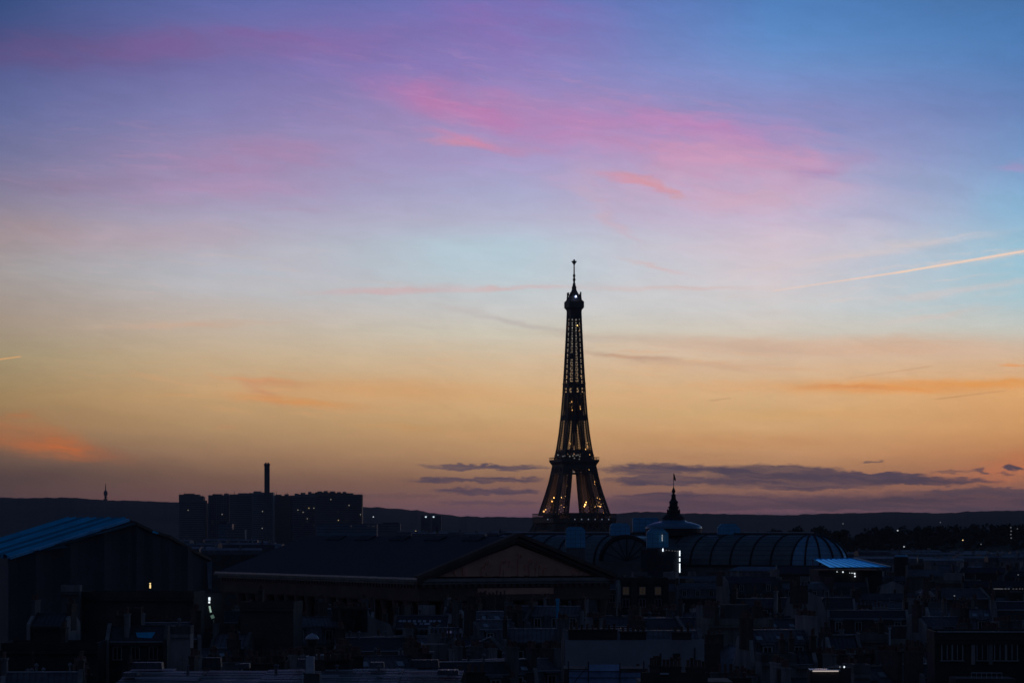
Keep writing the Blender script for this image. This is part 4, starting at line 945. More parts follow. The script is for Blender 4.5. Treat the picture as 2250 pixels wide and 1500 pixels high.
NPOTS = 0
def stack(t, x, y0, ln, base, top, thick=.62, npots=None, m=None, pots=True, along='y'):
    """a chimney stack with its row of pots, standing on a party wall"""
    global NPOTS
    mb = MB(); a, b_ = (thick, ln) if along == 'y' else (ln, thick)
    mb.slab(-a / 2, a / 2, -b_ / 2, b_ / 2, 0, top - base); mb.slab(-a / 2 - .09, a / 2 + .09, -b_ / 2 - .09, b_ / 2 + .09, top - base + .003, top - base + .2)
    s = mb.build('chimney_stack', m or BRICK, t, (x, y0, base))
    n = npots if npots is not None else max(2, int(ln / .62))
    if pots:
        for i in range(n):
            q = -ln / 2 + ln * (i + .5) / n
            p = inst('chimney_pot', POT, s, (0, q, top - base + .2) if along == 'y' else (q, 0, top - base + .2)); p.scale = (1, 1, rnd.choice((.8, 1, 1, 1.3))); NPOTS += 1
    return n
def mansard(w, d, eave, low=2.7, up=1.5, inset=.95):
    hd = d / 2
    return [(-hd, eave), (-hd + inset, eave + low), (0, eave + low + up), (hd - inset, eave + low), (hd, eave)]
def house(label, px, d, w, dep, ridge, rz, style='mansard', nd=4, wall=None, roof=None, stacks=((-1, 0, 3.2), (1, 1.5, 2.6)), pots=True, panes=True, lit=(), wins=True, aerial=0, flues=0, cat='building', name='apartment_building', group=None, litwin=(), sky=0, party=True, head=None):
    """a city house: px centre column in the picture, ridge = height of its roof ridge in metres"""
    wall = wall or LIME; roof = roof or ZINC
    c = at(px, HZ, d); t = thing(name, label, cat, (c.x, d, 0), rz, group); npot = 0
    if style == 'mansard': eave = ridge - 4.2; pf = mansard(w, dep, eave)
    elif style == 'gable': eave = ridge - dep * .24; pf = [(-dep / 2 - .3, eave - .1), (0, ridge), (dep / 2 + .3, eave - .1)]
    else: eave = ridge - .9; pf = None
    body = MB(); body.slab(-w / 2 + .05, w / 2 - .05, -dep / 2 + .1, dep / 2 - .1, 0, eave - .02)
    body.slab(-w / 2 + .06, w / 2 - .06, -dep / 2 - .25, dep / 2 + .25, eave - .5, eave - .12)
    body.build('wall', wall, t)
    if pf:
        MB().extr(pf, -w / 2 + .04, w / 2 - .04).build('roof', roof, t)
        if party:
            k = [(y * 1.0 + (-.12 if y < 0 else .12 if y > 0 else 0), z + .34) for y, z in pf]
            poly = [(k[0][0], 0)] + k + [(k[-1][0], 0)]
            for sx in (-1, 1): MB().extr(poly, sx * w / 2 - .24, sx * w / 2 + .24).build('party_wall', PLASTER, t)
        for sx, yo, ln in stacks:
            yo = max(-dep / 2 + 1.6, min(dep / 2 - 1.6, yo)); ln = min(ln, dep * .6)
            npot += stack(t, sx * w / 2, yo, ln, ridge - 2.4, ridge + rnd.uniform(1.0, 1.7), m=BRICK if rnd.random() < .5 else PLASTER, pots=pots)
    else:
        r = MB(); r.slab(-w / 2 + .3, w / 2 - .3, -dep / 2 + .3, dep / 2 - .3, eave - .01, eave + .12); r.build('roof', FLAT, t)
        p = MB(); z0, z1 = eave - .02, ridge
        p.slab(-w / 2, w / 2, -dep / 2, -dep / 2 + .28, z0, z1); p.slab(-w / 2, w / 2, dep / 2 - .28, dep / 2, z0, z1)
        p.slab(-w / 2, -w / 2 + .28, -dep / 2 + .285, dep / 2 - .285, z0, z1); p.slab(w / 2 - .28, w / 2, -dep / 2 + .285, dep / 2 - .285, z0, z1); p.build('parapet', wall, t)
        if head if head is not None else group: MB().slab(-w * .18, w * .2, -dep * .1, dep * .3, eave + .12, eave + 2.9).build('stair_head', PLASTER, t)
        for sx, yo, ln in stacks: npot += stack(t, sx * (w / 2 - 1.2), yo, min(ln, dep * .5), eave, eave + 2.4, m=BRICK, pots=pots)
    if pf and pots:
        gy = -dep / 2 - .1; MB().slab(-w / 2 + .3, w / 2 - .3, gy - .12, gy + .02, eave - .1, eave + .05).build('gutter', ZINC_PALE if rnd.random() < .6 else FLUEM, t)
        MB().slab(-w / 2 + .3, w / 2 - .3, -.14, .14, ridge - .02, ridge + .1).build('ridge_cap', ZINC_PALE if rnd.random() < .4 else FLUEM, t)
        if style == 'mansard': MB().slab(-w / 2 + .3, w / 2 - .3, -dep / 2 + .86, -dep / 2 + 1.02, ridge - 1.5, ridge - 1.36).build('break_roll', ZINC_PALE if rnd.random() < .5 else FLUEM, t)
    if style == 'mansard':
        for i in range(nd):
            x = -w / 2 + w * (i + .5) / nd
            dm = inst('dormer', DORM, t, (x, -dep / 2 + .42, eave + .45))
            if panes: inst('pane', DPANE_L if i in lit else DPANE, dm, (0, 0, .2))
    if wins:
        n = max(2, int(w / 3.0)); hw = min(2.4, 2.4)
        for i in range(n):
            x = -w / 2 + w * (i + .5) / n
            wn = inst('window', WIN, t, (x, -dep / 2 + .06, eave - 3.2))
            inst('pane', WPANE_L if i in litwin else WPANE, wn, (0, 0.02, 0))
    for i in range(aerial): inst('aerial', ANT, t, (rnd.uniform(-w * .4, w * .4), rnd.uniform(0, dep * .2), ridge - .6), rnd.uniform(0, 3))
    for i in range(flues): inst('flue_pipe', FLUE, t, (rnd.uniform(-w * .4, w * .4), rnd.uniform(-dep * .1, dep * .25), ridge - 1.6))
    for i in range(sky):
        s_ = MB(); y0, y1 = -dep / 2 + 1.6, -dep / 2 + 2.5
        zz = lambda y: eave + 2.7 + (y + dep / 2 - .95) * 1.5 / (dep / 2 - .95) + .08
        x = -w / 2 + w * (i + .5) / sky
        s_.sheet([(x - .4, y0, zz(y0)), (x + .4, y0, zz(y0)), (x + .4, y1, zz(y1)), (x - .4, y1, zz(y1))], .06); s_.build('skylight', SKYL, t)
    RES.append((c.x, d, max(w, dep) * .5))
    return t, npot
RES = []
def zy(py, d): return CAM_Z + (HZ - py) / F * d

# ------------------------------------------------------------------ particular buildings of the photograph
house('building beside the pediment foot with three warm-lit windows above pale frames', 1403, 790, 15.5, 11, zy(1268, 790), R(-3), 'flat', 0, SOOT, stacks=(), wins=False, panes=False)
tb = bpy.context.scene.collection.objects[-1]
lit_house = [o for o in COL.objects if o.get('label', '').startswith('building beside the pediment foot')][0]
s8 = 790 / F
for px, py, l_ in ((1376, 1304, 1), (1412, 1304, 1), (1446, 1304, 1), (1345, 1304, 0), (1376, 1330, 0), (1412, 1330, 0), (1446, 1330, 0), (1345, 1330, 0)):
    wn = inst('window', WIN, lit_house, ((px - 1403) * s8, -5.55, zy(py, 790) - .1)); wn.scale = (1.25, 1, 1.05)
    inst('pane', WPANE_L if l_ else WPANE, wn, (0, .02, 0))
for px in (1360, 1394, 1429, 1463):
    MB().slab(-.75, .75, -.5, .5, 0, zy(1274, 790)).build('buttress', SOOT, lit_house, ((px - 1403) * s8, -5.7, 0))
house('narrow old house wedged against the pediment foot, with small pale windows', 1340, 770, 4.2, 8, zy(1276, 770), R(-8), 'gable', 0, PLASTER, stacks=((-1, 0, 2),), pots=True)

# great blank party wall low in the middle
d = 385; z = zy(1401, d)
t, _ = house('broad blank grey party wall low in the picture with a long line of chimney pots', 1388, d, 16.8, 9, z + .9, R(2), 'gable', 0, PLASTER, stacks=(), wins=False, flues=0)
mb = MB(); mb.slab(-8.6, 8.6, -.3, .3, 0, z); mb.build('blank_wall', mat('grey_party_wall', (0.34, 0.35, 0.37), 0.9, 0.16, 0.3), t, (0, -5.1, 0))
for x, ln, h in ((-5.2, 6.0, 1.1), (-.2, 3.2, .8), (5.8, 2.4, .7)): stack(t, x, -5.1, ln, z - .02, z + h, .7, m=SOOT, along='x')
MB().lathe([(.09, 0), (.09, 14)], 6).build('drain_pipe', IRON, t, (7.4, -5.55, z - 15)); MB().slab(-.6, .3, -.05, .05, 0, .9).build('vent_hole', SOOT, t, (5.3, -5.45, z - 2.6))
# dark blank block below the temple flank
house('tall windowless dark block below the temple flank', 597, 470, 8.2, 10, zy(1320, 470), R(-4), 'flat', 0, SOOT, stacks=((-.6, 1, 2),), wins=False)
house('lower dark lean-to block against the windowless one, with a pale eaves line', 512, 462, 5.2, 8, zy(1392, 462), R(-4), 'gable', 0, SOOT, stacks=((-1, 0, 2.4),), wins=False)
house('long dark workshop block under the shed gable with a pale roof edge', 312, 476, 18, 9, zy(1298, 476), R(-5), 'flat', 0, SOOT, stacks=(), wins=False, panes=False)
house('pale narrow chimney-like block standing before the shed wall', 157, 470, 2.9, 5, zy(1285, 470), R(4), 'flat', 0, PLASTER, stacks=(), wins=False)
# house with three windows at the lower left
d = 398
t, _ = house('dark hipped house with three white-framed windows and a blue roof patch', 304, d, 7.4, 8, zy(1374, d), R(3), 'gable', 0, SOOT, SLATE, stacks=((-.35, -1.5, 3.0),), wins=False)
for px in (263, 302, 341):
    wn = inst('window', WIN, t, ((px - 304) * d / F, -3.95, zy(1445, d))); wn.scale = (.8, 1, .85); inst('pane', WPANE, wn, (0, .02, 0))
m = MB(); m.sheet([(.1, -3.2, zy(1374, d) - 1.42), (1.9, -3.2, zy(1374, d) - 1.55), (2.3, -1.7, zy(1374, d) - .82), (-.2, -2.0, zy(1374, d) - .86)], .06); m.build('roof_patch', TARPW, t, (0, 0, .06))
mb = MB(); mb.slab(-1.0, 1.0, -.5, .5, 0, 3.2); mb.build('chimney_block', SOOT, t, (-.7, 1, zy(1374, d) - .9))
house('pale blank wall with a thin pipe, next to the three-windowed house', 400, 392, 2.6, 6, zy(1374, 392), R(2), 'flat', 0, PLASTER, stacks=(), wins=False, flues=1)
house('low terrace roof with a dark wall and pale parapet, farthest down the near corner', 120, 386, 12.0, 9, zy(1408, 386), R(1), 'flat', 0, SOOT, stacks=((.2, 2, 3),), wins=False)
house('dark chimney-topped block above the low terrace roof', 118, 430, 5.2, 7, zy(1346, 430), R(-6), 'gable', 0, SOOT, stacks=((-1, 0, 3), (1, 0, 3)), wins=False)
# long shallow zinc roof along the bottom edge
d = 318; zz = zy(1472, d)
t = thing('zinc_roofed_building', 'long shallow zinc roof with blue-glinting ledges along the bottom edge', 'building', (at(640, HZ, d).x, d, 0), R(-1.5))
MB().slab(-17.4, 17.4, -4.8, 7.5, 0, zz - 1.55).build('wall', LIME, t)
m = MB(); rz_ = random.Random(12); cuts = [-17.6, -12.9, -9.4, -3.1, 2.2, 5.0, 11.3, 17.6]
for k_ in range(7):
    dzk = rz_.uniform(-.22, .14); tl_ = rz_.uniform(-.10, .10)
    for i in range(6):
        if i == 5 and k_ in (1, 4): continue
        y0, y1 = -5 + i * 2.05, -5 + (i + 1) * 2.05; z0 = zz - 1.1 + i * .17 + dzk
        m.sheet([(cuts[k_], y0, z0), (cuts[k_ + 1] - .02, y0, z0 + tl_), (cuts[k_ + 1] - .02, y1, z0 + .12 + tl_), (cuts[k_], y1, z0 + .12)], .1)
m.build('roof', mat('zinc_terrace', (0.14, 0.135, 0.15), 0.5, 0.5, 0.35, 0, 0.4, 0.5, (0, .8)), t)
for i, (x, ln, row) in enumerate(((-12.6, 6.5, 1), (-4.0, 9.0, 0), (-13.8, 4.8, 3), (6.0, 5.5, 4), (12.4, 7.5, 2), (14.2, 5.2, 4), (3.0, 4.0, 2))):
    y0 = -5 + row * 2.05; z0 = zz - 1.1 + row * .19
    MB().slab(-ln / 2, ln / 2, -.16, .16, 0, .12).build('gutter', ZINC_PALE, t, (x, y0 + .5, z0 + .14))
for x, y, w_, d_, h_ in ((-15.6, 5, 3.2, 2.2, .7), (-9, 6.4, 2.0, 1.2, 1.0), (-5.5, 5.6, 1.2, 1.6, .5), (1.2, 6.2, 2.4, 1.2, .9), (8.5, 6, 1.5, 2.0, .6), (13.5, 6.4, 3.0, 1.4, .8), (16.2, 1, 2.2, 3.0, .5), (-16.6, 0, 1.6, 3.4, .35)):
    MB().box((0, 0, h_ / 2), (w_, d_, h_), 0, 0, .94).build('roof_box', ZINC, t, (x, y, zz - 1.0 + (y + 5) / 2.05 * .19), rnd.uniform(-.04, .04))
for x0_, y0_, x1_, y1_ in ((-17, -2, -3, -1.2), (-3, -1.2, 9, -2.6), (2, 1.5, 17, .6)):
    MB().beam((x0_, y0_, zz - .62), (x1_, y1_, zz - .6), .07).build('cable_tray', PIPE, t)
for x, y in ((-11, 2), (-2, 4), (4.5, 3), (9, 1)): inst('flue_pipe', FLUE, t, (x, y, zz - .8)).scale = (1, 1, .5)
for x in (6.4, 6.9, 7.5, 11.0): MB().lathe([(.05, 0), (.2, .05), (.22, .25), (.05, .38)], 8).build('roof_vent', PIPE, t, (x, 3.6, zz - .35))
# mushroom-capped vent stack
d = 300; b = at(686, 1500, d); s3 = d / F
t = thing('vent_stack', 'stout mushroom-capped vent stack rising in front of the shallow zinc roof', 'chimney', (b.x, d, 0))
zq = lambda py: zy(py, d)
MB().box((0, 0, zq(1478) / 2), (1.5, 1.5, zq(1478))).build('base', PLASTER, t)
MB().box((-.2, 0, (zq(1478) + zq(1440)) / 2), (.8, .8, zq(1440) - zq(1478))).build('pedestal', PIPE, t)
MB().lathe([(.36, zq(1441)), (.36, zq(1418)), (.5, zq(1412)), (.5, zq(1403))], 14).build('neck', SOOT, t)
MB().lathe([(.66, zq(1403)), (.66, zq(1401)), (.5, zq(1396)), (.2, zq(1392)), (.05, zq(1390))], 16).build('cap', ZINC_PALE, t)
m = MB()
for x in (-.9, .9): m.beam((x, -.8, zq(1500)), (x, -.8, zq(1474)), .08)
m.beam((-.9, -.8, zq(1474)), (.9, -.8, zq(1474)), .08); m.build('handrail', PIPE, t)
RES.append((b.x, d, 3))
# roof with two rows of small skylights
d = 545
t, _ = house('dark roof with two rows of small bright skylights, below the temple corner', 930, d, 9.6, 9, zy(1352, d), R(-3), 'gable', 0, SOOT, SLATE, stacks=((-1, 1, 2), (1, 2, 2)), wins=False)
r_ = zy(1352, d); slope = (4.5 * .48) / 4.5
for row, (yy, xs) in enumerate(((-2.1, (-3.9, -3.2, -2.3, -1.4, -.5, .4, 1.5, 2.2, 3.0)), (-3.0, (-2.4, -1.2, -.1, .7, 1.2)))):
    for x in xs:
        zc = r_ + yy * .48; m = MB(); m.sheet([(-.28, -.32, -.32 * .48), (.28, -.32, -.32 * .48), (.28, .32, .32 * .48), (-.28, .32, .32 * .48)], .05)
        m.build('skylight', ZINC_PALE, t, (x, yy, zc + .14))
# lit attic by it
d = 500
t, _ = house('pale attic with one violet-lit window below the row of small skylights', 978, d, 5.0, 7, zy(1378, d), R(4), 'gable', 0, PLASTER, stacks=((1, 0, 1.8),), wins=False)
MB().slab(-.35, .35, -.05, .05, -.35, .35).build('lit_window', glow('violet_room', (.42, .42, 1.0), .08), t, (.5, -3.6, zy(1388, d)))
# gable with the bright curved edge
d = 455; t, _ = house('small roof with a bright slanting ridge edge in the middle of the near roofs', 1040, d, 6.2, 7, zy(1404, d), R(28), 'gable', 0, SOOT, ZINC, stacks=(), wins=False)
m = MB(); pts = [at(1008, 1422, d - 4), at(1030, 1418, d - 3.6), at(1052, 1409, d - 3.2), at(1080, 1397, d - 2.8)]; iv = (Matrix.Translation((t.location.x, d, 0)) @ Matrix.Rotation(R(28), 4, 'Z')).inverted()
for p, q in zip(pts, pts[1:]): m.beam(iv @ p, iv @ q, .22, 0, .12)
m.build('edge_flashing', ZINC_PALE, t)
# blue flue
d = 500; b = at(1225, 1362, d)
t = thing('flue', 'tall pale blue metal flue standing below the pediment', 'chimney', (b.x, d, b.z - 4)); MB().lathe([(.24, 0), (.24, 4 + 42 * d / F), (.33, 4.05 + 42 * d / F), (.33, 4.4 + 42 * d / F)], 10).build('pipe', TARPW, t); MB().slab(-.6, .6, -.6, .6, -b.z + 4, .3).build('base', PLASTER, t)
d = 470; b = at(1955, 1432, d)
t = thing('flue', 'thin pale flue with a kinked foot rising against a pale wall', 'chimney', (b.x, d, b.z - 3)); MB().lathe([(.14, 3), (.14, 3 + 50 * d / F), (.24, 3.05 + 50 * d / F), (.24, 3.3 + 50 * d / F)], 8).build('pipe', PIPE, t)
m = MB(); m.beam((0, 0, 3), (-.6, 0, 1.4), .26); m.beam((-.6, 0, 1.4), (-.6, 0, -b.z + 3), .26); m.build('foot', PIPE, t)
# scaffold with blue sheets at the bottom
d = 332; s3 = d / F; b = at(1332, HZ, d); t = thing('facade_scaffold', 'tube scaffold hung with bluish translucent sheets at the bottom edge', 'scaffold', (b.x, d, 0))
X = lambda px: (px - 1332) * s3
m = MB()
for px in (1249, 1293, 1362, 1415):
    for y in (0, 1.1): m.beam((X(px), y, 0), (X(px), y, zy(1452 if px != 1362 else 1456, d)), .11)
for py in (1474, 1488, 1502): m.beam((X(1249), -.06, zy(py, d)), (X(1415), -.06, zy(py, d)), .09)
m.beam((X(1262), -.12, zy(1498, d)), (X(1290), -.12, zy(1462, d)), .09); m.build('tube_frame', IRON, t)
for x0, x1, y0, y1 in ((1294, 1361, 1459, 1474), (1294, 1361, 1475, 1500), (1250, 1292, 1472, 1500), (1363, 1415, 1477, 1500)):
    m = MB(); n = 6
    for i in range(n):
        a, b_ = X(x0 + (x1 - x0) * i / n), X(x0 + (x1 - x0) * (i + 1) / n); w_ = .12 * math.sin(i * 2.3), .12 * math.sin((i + 1) * 2.3)
        m.sheet([(a, .15 + w_[0], zy(y1, d) if y1 < 1490 else 4), (b_, .15 + w_[1], zy(y1, d) if y1 < 1490 else 4), (b_, .15 + w_[1] + .1, zy(y0, d)), (a, .15 + w_[0] + .1, zy(y0, d))], .03)
    m.build('sheet', mat('blue_scaffold_sheet', (0.30, 0.46, 0.72), 0.55, 0.3, 0.4, 0.2), t)
MB().slab(X(1240), X(1420), 2.0, 9, 0, zy(1470, d)).build('wall', PLASTER, t); RES.append((b.x, d, 6))
# dark chimney row in front of the blank wall
d = 308; b = at(1480, HZ, d); t = thing('chimney_wall', 'black party wall crowded with chimney pots against the grey blank wall', 'chimney', (b.x, d, 0)); zt_ = zy(1476, d)
MB().slab(-3.3, 3.4, -.4, .4, 0, zt_).build('wall', SOOT, t)
for x, ln, h in ((-1.9, 1.0, .55), (-.2, 1.9, .4), (2.2, 1.9, .35)): stack(t, x, 0, ln, zt_, zt_ + h, .8, m=SOOT, along='x', npots=int(ln / .33))
MB().slab(-.5, .4, -.1, .1, 0, .16).build('painted_glint', ZINC_PALE, t, (-.9, -.5, zt_ - .2)); m = MB(); m.slab(-1.7, -1.3, -.3, .3, zt_, zt_ + .95); m.lathe([(.1, 0), (.1, 1.7)], 6, (-1.3, .1, zt_ + .2)); m.build('stack_head', SOOT, t); MB().slab(-3.4, 6, .9, 9, 0, zt_ - 1).build('house_body', LIME, t); RES.append((b.x, d, 6))  # the small pale strip stands for a glint, put into its colour
# rooftop with a lit edge at the bottom
d = 315; b = at(1812, HZ, d); t = thing('rooftop_pavilion', 'small flat rooftop pavilion with a glowing pale top edge at the bottom of the picture', 'pavilion', (b.x, d, 0))
MB().slab(-1.5, 1.5, 0, 3, 0, zy(1474, d)).build('wall', SOOT, t); m = MB(); m.prism([(-1.55, -.15), (1.6, -.15), (1.4, 3.1), (-1.4, 3.1)], zy(1473, d), zy(1470.5, d)); m.build('roof', ZINC_PALE, t)
MB().slab(-1.25, 1.4, -.24, -.16, zy(1474.3, d), zy(1472, d)).build('lit_edge', glow('pale_lit_edge', (1.0, .85, .78), .45), t)  # emission stands in for light reflected off the roof edge
for px, py in ((1854.5, 1464), (1845, 1464)):
    MB().lathe([(.03, -.1), (.09, 0), (.03, .1)], 8).build('lamp', WHITE_L if px > 1850 else LDIM, t, ((px - 1812) * d / F, -.2, zy(py, d)))
MB().slab(.6, 2.8, 1, 4, 0, zy(1467, d)).build('annex', SOOT, t); RES.append((b.x, d, 4))
# big dark flat-roofed building at lower right
d = 345
t, _ = house('big black flat-roofed building with a pale parapet line in the lower right corner', 2160, d, 11.8, 9, zy(1384, d), R(-2), 'flat', 0, SOOT, stacks=(), wins=False)
s3 = d / F; MB().slab(-5.6, 5.6, -.1, .1, 0, .08).build('coping', PIPE, t, (0, -4.66, zy(1385, d)))
for px in (2128, 2166): MB().slab(-.22, .22, -.1, .1, -1.6, 1.0).build('pilaster', PLASTER, t, ((px - 2160) * s3, -4.6, zy(1424, d)))
MB().slab(-4.6, 1.2, -.1, .1, 0, .1).build('ledge', PLASTER, t, (0, -4.62, zy(1408, d)))
for px in (2072, 2094, 2148, 2186, 2212):
    wn = inst('window', WIN, t, ((px - 2160) * s3, -4.55, zy(1446, d))); wn.scale = (.9, 1, 1); inst('pane', WPANE, wn, (0, .02, 0))
d = 318; t = thing('roof_terrace', 'low terrace with a thin railing in front of the big black building', 'terrace', (at(2168, HZ, d).x, d, 0)); MB().slab(-3.2, 3.0, 0, 5, 0, zy(1490, d)).build('wall', SOOT, t)
m = MB()
for i in range(7): m.beam((-1.6 + i * .53, -.05, zy(1490, d)), (-1.6 + i * .53, -.05, zy(1477, d)), .035)
m.beam((-1.6, -.05, zy(1477, d)), (1.6, -.05, zy(1477.5, d)), .06); m.build('railing', PIPE, t); RES.append((t.location.x, d, 4))
house('house with a black roof over a pale strip of tall windows at the picture edge', 2224, 560, 6.6, 8, zy(1321, 560), R(-3), 'mansard', 0, PLASTER, SLATE, stacks=((-1, 1, 2.5),), wins=True)
house('broad slate mansard with four white-framed dormers past the blank wall', 1905, 560, 14.2, 10, zy(1340, 560), R(-4), 'mansard', 4, LIME, SLATE, stacks=((-1, 1, 3), (1, 1, 3)), lit=())
house('pale blank gable block with a small chimney, below the four-dormer mansard', 1848, 465, 4.6, 8, zy(1396, 465), R(2), 'gable', 0, PLASTER, stacks=((-1, 0, 2),), wins=False)
house('pale wall with a scribbled hatch of shadows beside the thin kinked flue', 1918, 482, 4.8, 8, zy(1390, 482), R(-2), 'flat', 0, PLASTER, stacks=((1, 0, 2),), wins=False)
house('blank bluish wall low between the great blank wall and the glowing pavilion', 1704, 365, 4.2, 6, zy(1434, 365), R(3), 'flat', 0, PLASTER, stacks=((.9, .5, 2),), wins=False)
house('pale low wall with a dark row of pots beside the blank bluish wall', 1762, 370, 2.6, 6, zy(1430, 370), R(1), 'gable', 0, PLASTER, stacks=((-1, 0, 1.6), (1, 0, 2)), wins=False)
house('small pale box house beyond the glowing pavilion', 1890, 325, 1.8, 4, zy(1458, 325), R(0), 'flat', 0, PLASTER, stacks=(), wins=False)
house('mansard whose roof meets a pale triangular gable, right under the wooded slope', 2095, 705, 13.5, 9, zy(1293, 705), R(18), 'gable', 0, PLASTER, ZINC, stacks=((-1, 0, 3),), wins=False)
house('long dark block with a dashed white light line on its roof at the picture edge', 2212, 760, 12, 9, zy(1294, 760), R(-2), 'flat', 0, SOOT, stacks=((-.8, 1, 2),), wins=False)
t = [o for o in COL.objects if 'dashed white light line' in o.get('label', '')][0]
for a, b_ in ((2178, 2199), (2202, 2206), (2209, 2213), (2219, 2242)): MB().slab(-(b_ - a) / 2 * 760 / F, (b_ - a) / 2 * 760 / F, -.08, .08, -.08, .08).build('light_line', glow('roof_light_line', (.85, .9, 1), .1), t, (((a + b_) / 2 - 2212) * 760 / F, -4.8, zy(1292, 760)))
# round drum with a blue top
d = 1150; b = at(1980, HZ, d); t = thing('water_drum', 'dark round drum with a flat bright blue lid beyond the blue canopy', 'tank', (b.x, d, 0)); s1 = d / F
MB().lathe([(16 * s1, 0), (16 * s1, zy(1223, d))], 24).build('drum', SOOT, t); MB().lathe([(14.5 * s1, zy(1222.6, d)), (14.5 * s1, zy(1220.5, d)), (2, zy(1218.6, d))], 24).build('lid', TARP, t)
MB().lathe([(.1, 0), (.08, 4)], 6).build('aerial', IRON, t, (-.6, 0, zy(1219, d))); RES.append((b.x, d, 6))
# the blue canopy
d = 1000; s1 = d / F; t = thing('canopy_roof', 'flat ribbed bright blue tarpaulin canopy over a roof, tapering to a pale tip', 'canopy', (at(1870, HZ, d).x, d, 0)); X = lambda px: (px - 1870) * s1
CANO = mat('bright_blue_canopy', (0.014, 0.24, 0.66), 0.12, 0.25, 0.4, 0, 0.5, 0.06, None, 0.95)
P = lambda px, py, dd: Vector(((px - 1125) / F * dd - t.location.x, dd - d, zy(py, dd)))
cn = CANO.node_tree; g1 = cn.nodes.new('ShaderNodeBsdfAnisotropic'); g1.inputs['Color'].default_value = (0.085, 0.46, 0.78, 1); g1.inputs['Roughness'].default_value = .14
d1 = cn.nodes.new('ShaderNodeBsdfDiffuse'); d1.inputs[0].default_value = (0.02, 0.3, 0.7, 1); mx = cn.nodes.new('ShaderNodeMixShader'); mx.inputs[0].default_value = .78
cn.links.new(d1.outputs[0], mx.inputs[1]); cn.links.new(g1.outputs[0], mx.inputs[2]); cn.links.new(mx.outputs[0], cn.nodes['Material Output'].inputs[0])
a0, a1, b0, b1 = P(1823, 1246, 985), P(1957, 1244.8, 985), P(1786, 1227, 1030), P(1876, 1225.2, 1030)
nbay = 8; m = MB()
for i in range(nbay):
    for q in range(4):
        f0, f1 = (i + q / 4) / nbay, (i + (q + 1) / 4) / nbay
        sg_ = lambda f: Vector((0, 0, -.09 * math.sin(math.pi * ((f * nbay) % 1.0 if abs((f * nbay) - round(f * nbay)) > 1e-6 else 0))))
        m.sheet([a0.lerp(a1, f0) + sg_(f0), a0.lerp(a1, f1) + sg_(f1), b0.lerp(b1, f1) + sg_(f1), b0.lerp(b1, f0) + sg_(f0)], .05)
m.build('sheeting', CANO, t)
m = MB()
for i in range(nbay + 1): f = i / nbay; m.beam(a0.lerp(a1, f) + Vector((0, 0, .06)), b0.lerp(b1, f) + Vector((0, 0, .06)), .07)
m.beam(a0, a1, .14); m.beam(b0, b1, .2); m.build('frame', TARPW, t); MB().beam(b1 + Vector((0, 0, .1)), a1 + Vector((0, 0, .1)), .5, 0, .16).build('edge_flashing', PIPE, t)
m = MB()
for p in (a0, a1, b0, b1): m.beam(p, Vector((p.x, p.y, 8)), .25)
m.build('post', IRON, t)
MB().slab(X(1800), X(1940), 2, 34, 0, zy(1252, 1000)).build('wall', SOOT, t)
for px, py, q in ((1840, 1255.5, .14), (1853, 1256, .26), (1879, 1259.5, .28), (1879.5, 1265.5, .28), (1868, 1258, .1), (1872, 1258.3, .1), (1875, 1258.5, .12)):
    MB().lathe([(.05, -q), (q, 0), (.05, q)], 8).build('lamp', WHITE_L, t, (X(px), 1.2, zy(py, 1000)))
RES.append((t.location.x, 1000, 12)); RES.append((t.location.x, 1020, 12))
# buildings right below the palace, in front of the vault
house('pale box house beneath the hoist tower', 1405, 1180, 5.5, 8, zy(1256, 1180), R(2), 'flat', 0, PLASTER, stacks=((.5, 0, 2),), wins=False, pots=False)
house('dark square tower house below the end of the light string', 1512, 1050, 8, 8, zy(1276, 1050), R(-5), 'flat', 0, SOOT, stacks=(), wins=False, pots=False)
house('grey house with a low shaded gable below the glass skirt roof', 1770, 1060, 20, 10, zy(1243, 1060), R(-4), 'gable', 0, SOOT, SLATE, stacks=((1, 0, 3),), wins=False, pots=False)

# ------------------------------------------------------------------ the rest of the roofs, rank behind rank
NUM = ['no', 'one', 'two', 'three', 'four', 'five', 'six', 'seven', 'eight', 'nine', 'ten', 'eleven', 'twelve', 'thirteen', 'fourteen', 'fifteen', 'sixteen', 'seventeen', 'eighteen', 'nineteen', 'twenty']
def landmark(px):
    for x, s_ in ((235, 'shed roof'), (470, 'shed gable'), (700, 'temple flank'), (925, 'temple cornice'), (1130, 'pediment slope'), (1345, 'pediment foot'), (1500, 'hoist tower'), (1680, 'glass vault'), (1800, 'vault end'), (1965, 'blue canopy'), (2110, 'round drum'), (9999, 'wooded slope')):
        if px < x: return s_
KEEP = [(1240,1535,1486,385),(440,492,1388,512),(2165,2250,1300,762),(545,650,1438,470),(248,368,1462,398),(1340,1475,1338,795),(880,990,1378,545),(1005,1085,1424,455),(1215,1235,1360,500),(1825,1985,1382,560),(1780,1960,1268,1000),(1250,1415,1500,332),(1780,1845,1500,315),(2190,2250,1370,560),(1815,1885,1438,465),(1890,1945,1430,482),(1948,1964,1434,470),(1665,1740,1460,365),(380,420,1436,392),(20,225,1436,386),(80,155,1380,430),(132,180,1342,470),(180,440,1330,476),(2085,2105,1320,640),(955,1000,1396,500),(1410,1555,1500,308),(2045,2250,1480,345)]
def keep_clear(px, hw, d, z):
    for x0, x1, yb, dk in KEEP:
        if d < dk + 3 and px + hw > x0 and px - hw < x1: z = min(z, zy(yb, d) - 1.4)
    return z
def top_limit(px, d):
    """highest picture row a roof may reach so that it does not hide what the photograph shows above it"""
    if px < 470: lim = 1352 if d < 470 else 1345
    elif px < 940: lim = 1331
    elif px < 1345: lim = 1325
    elif px < 1480: lim = 1345 if d < 780 else 1272
    elif px < 1700: lim = 1262
    elif px < 1960: lim = 1262
    else: lim = 1240
    return lim
USED = {}
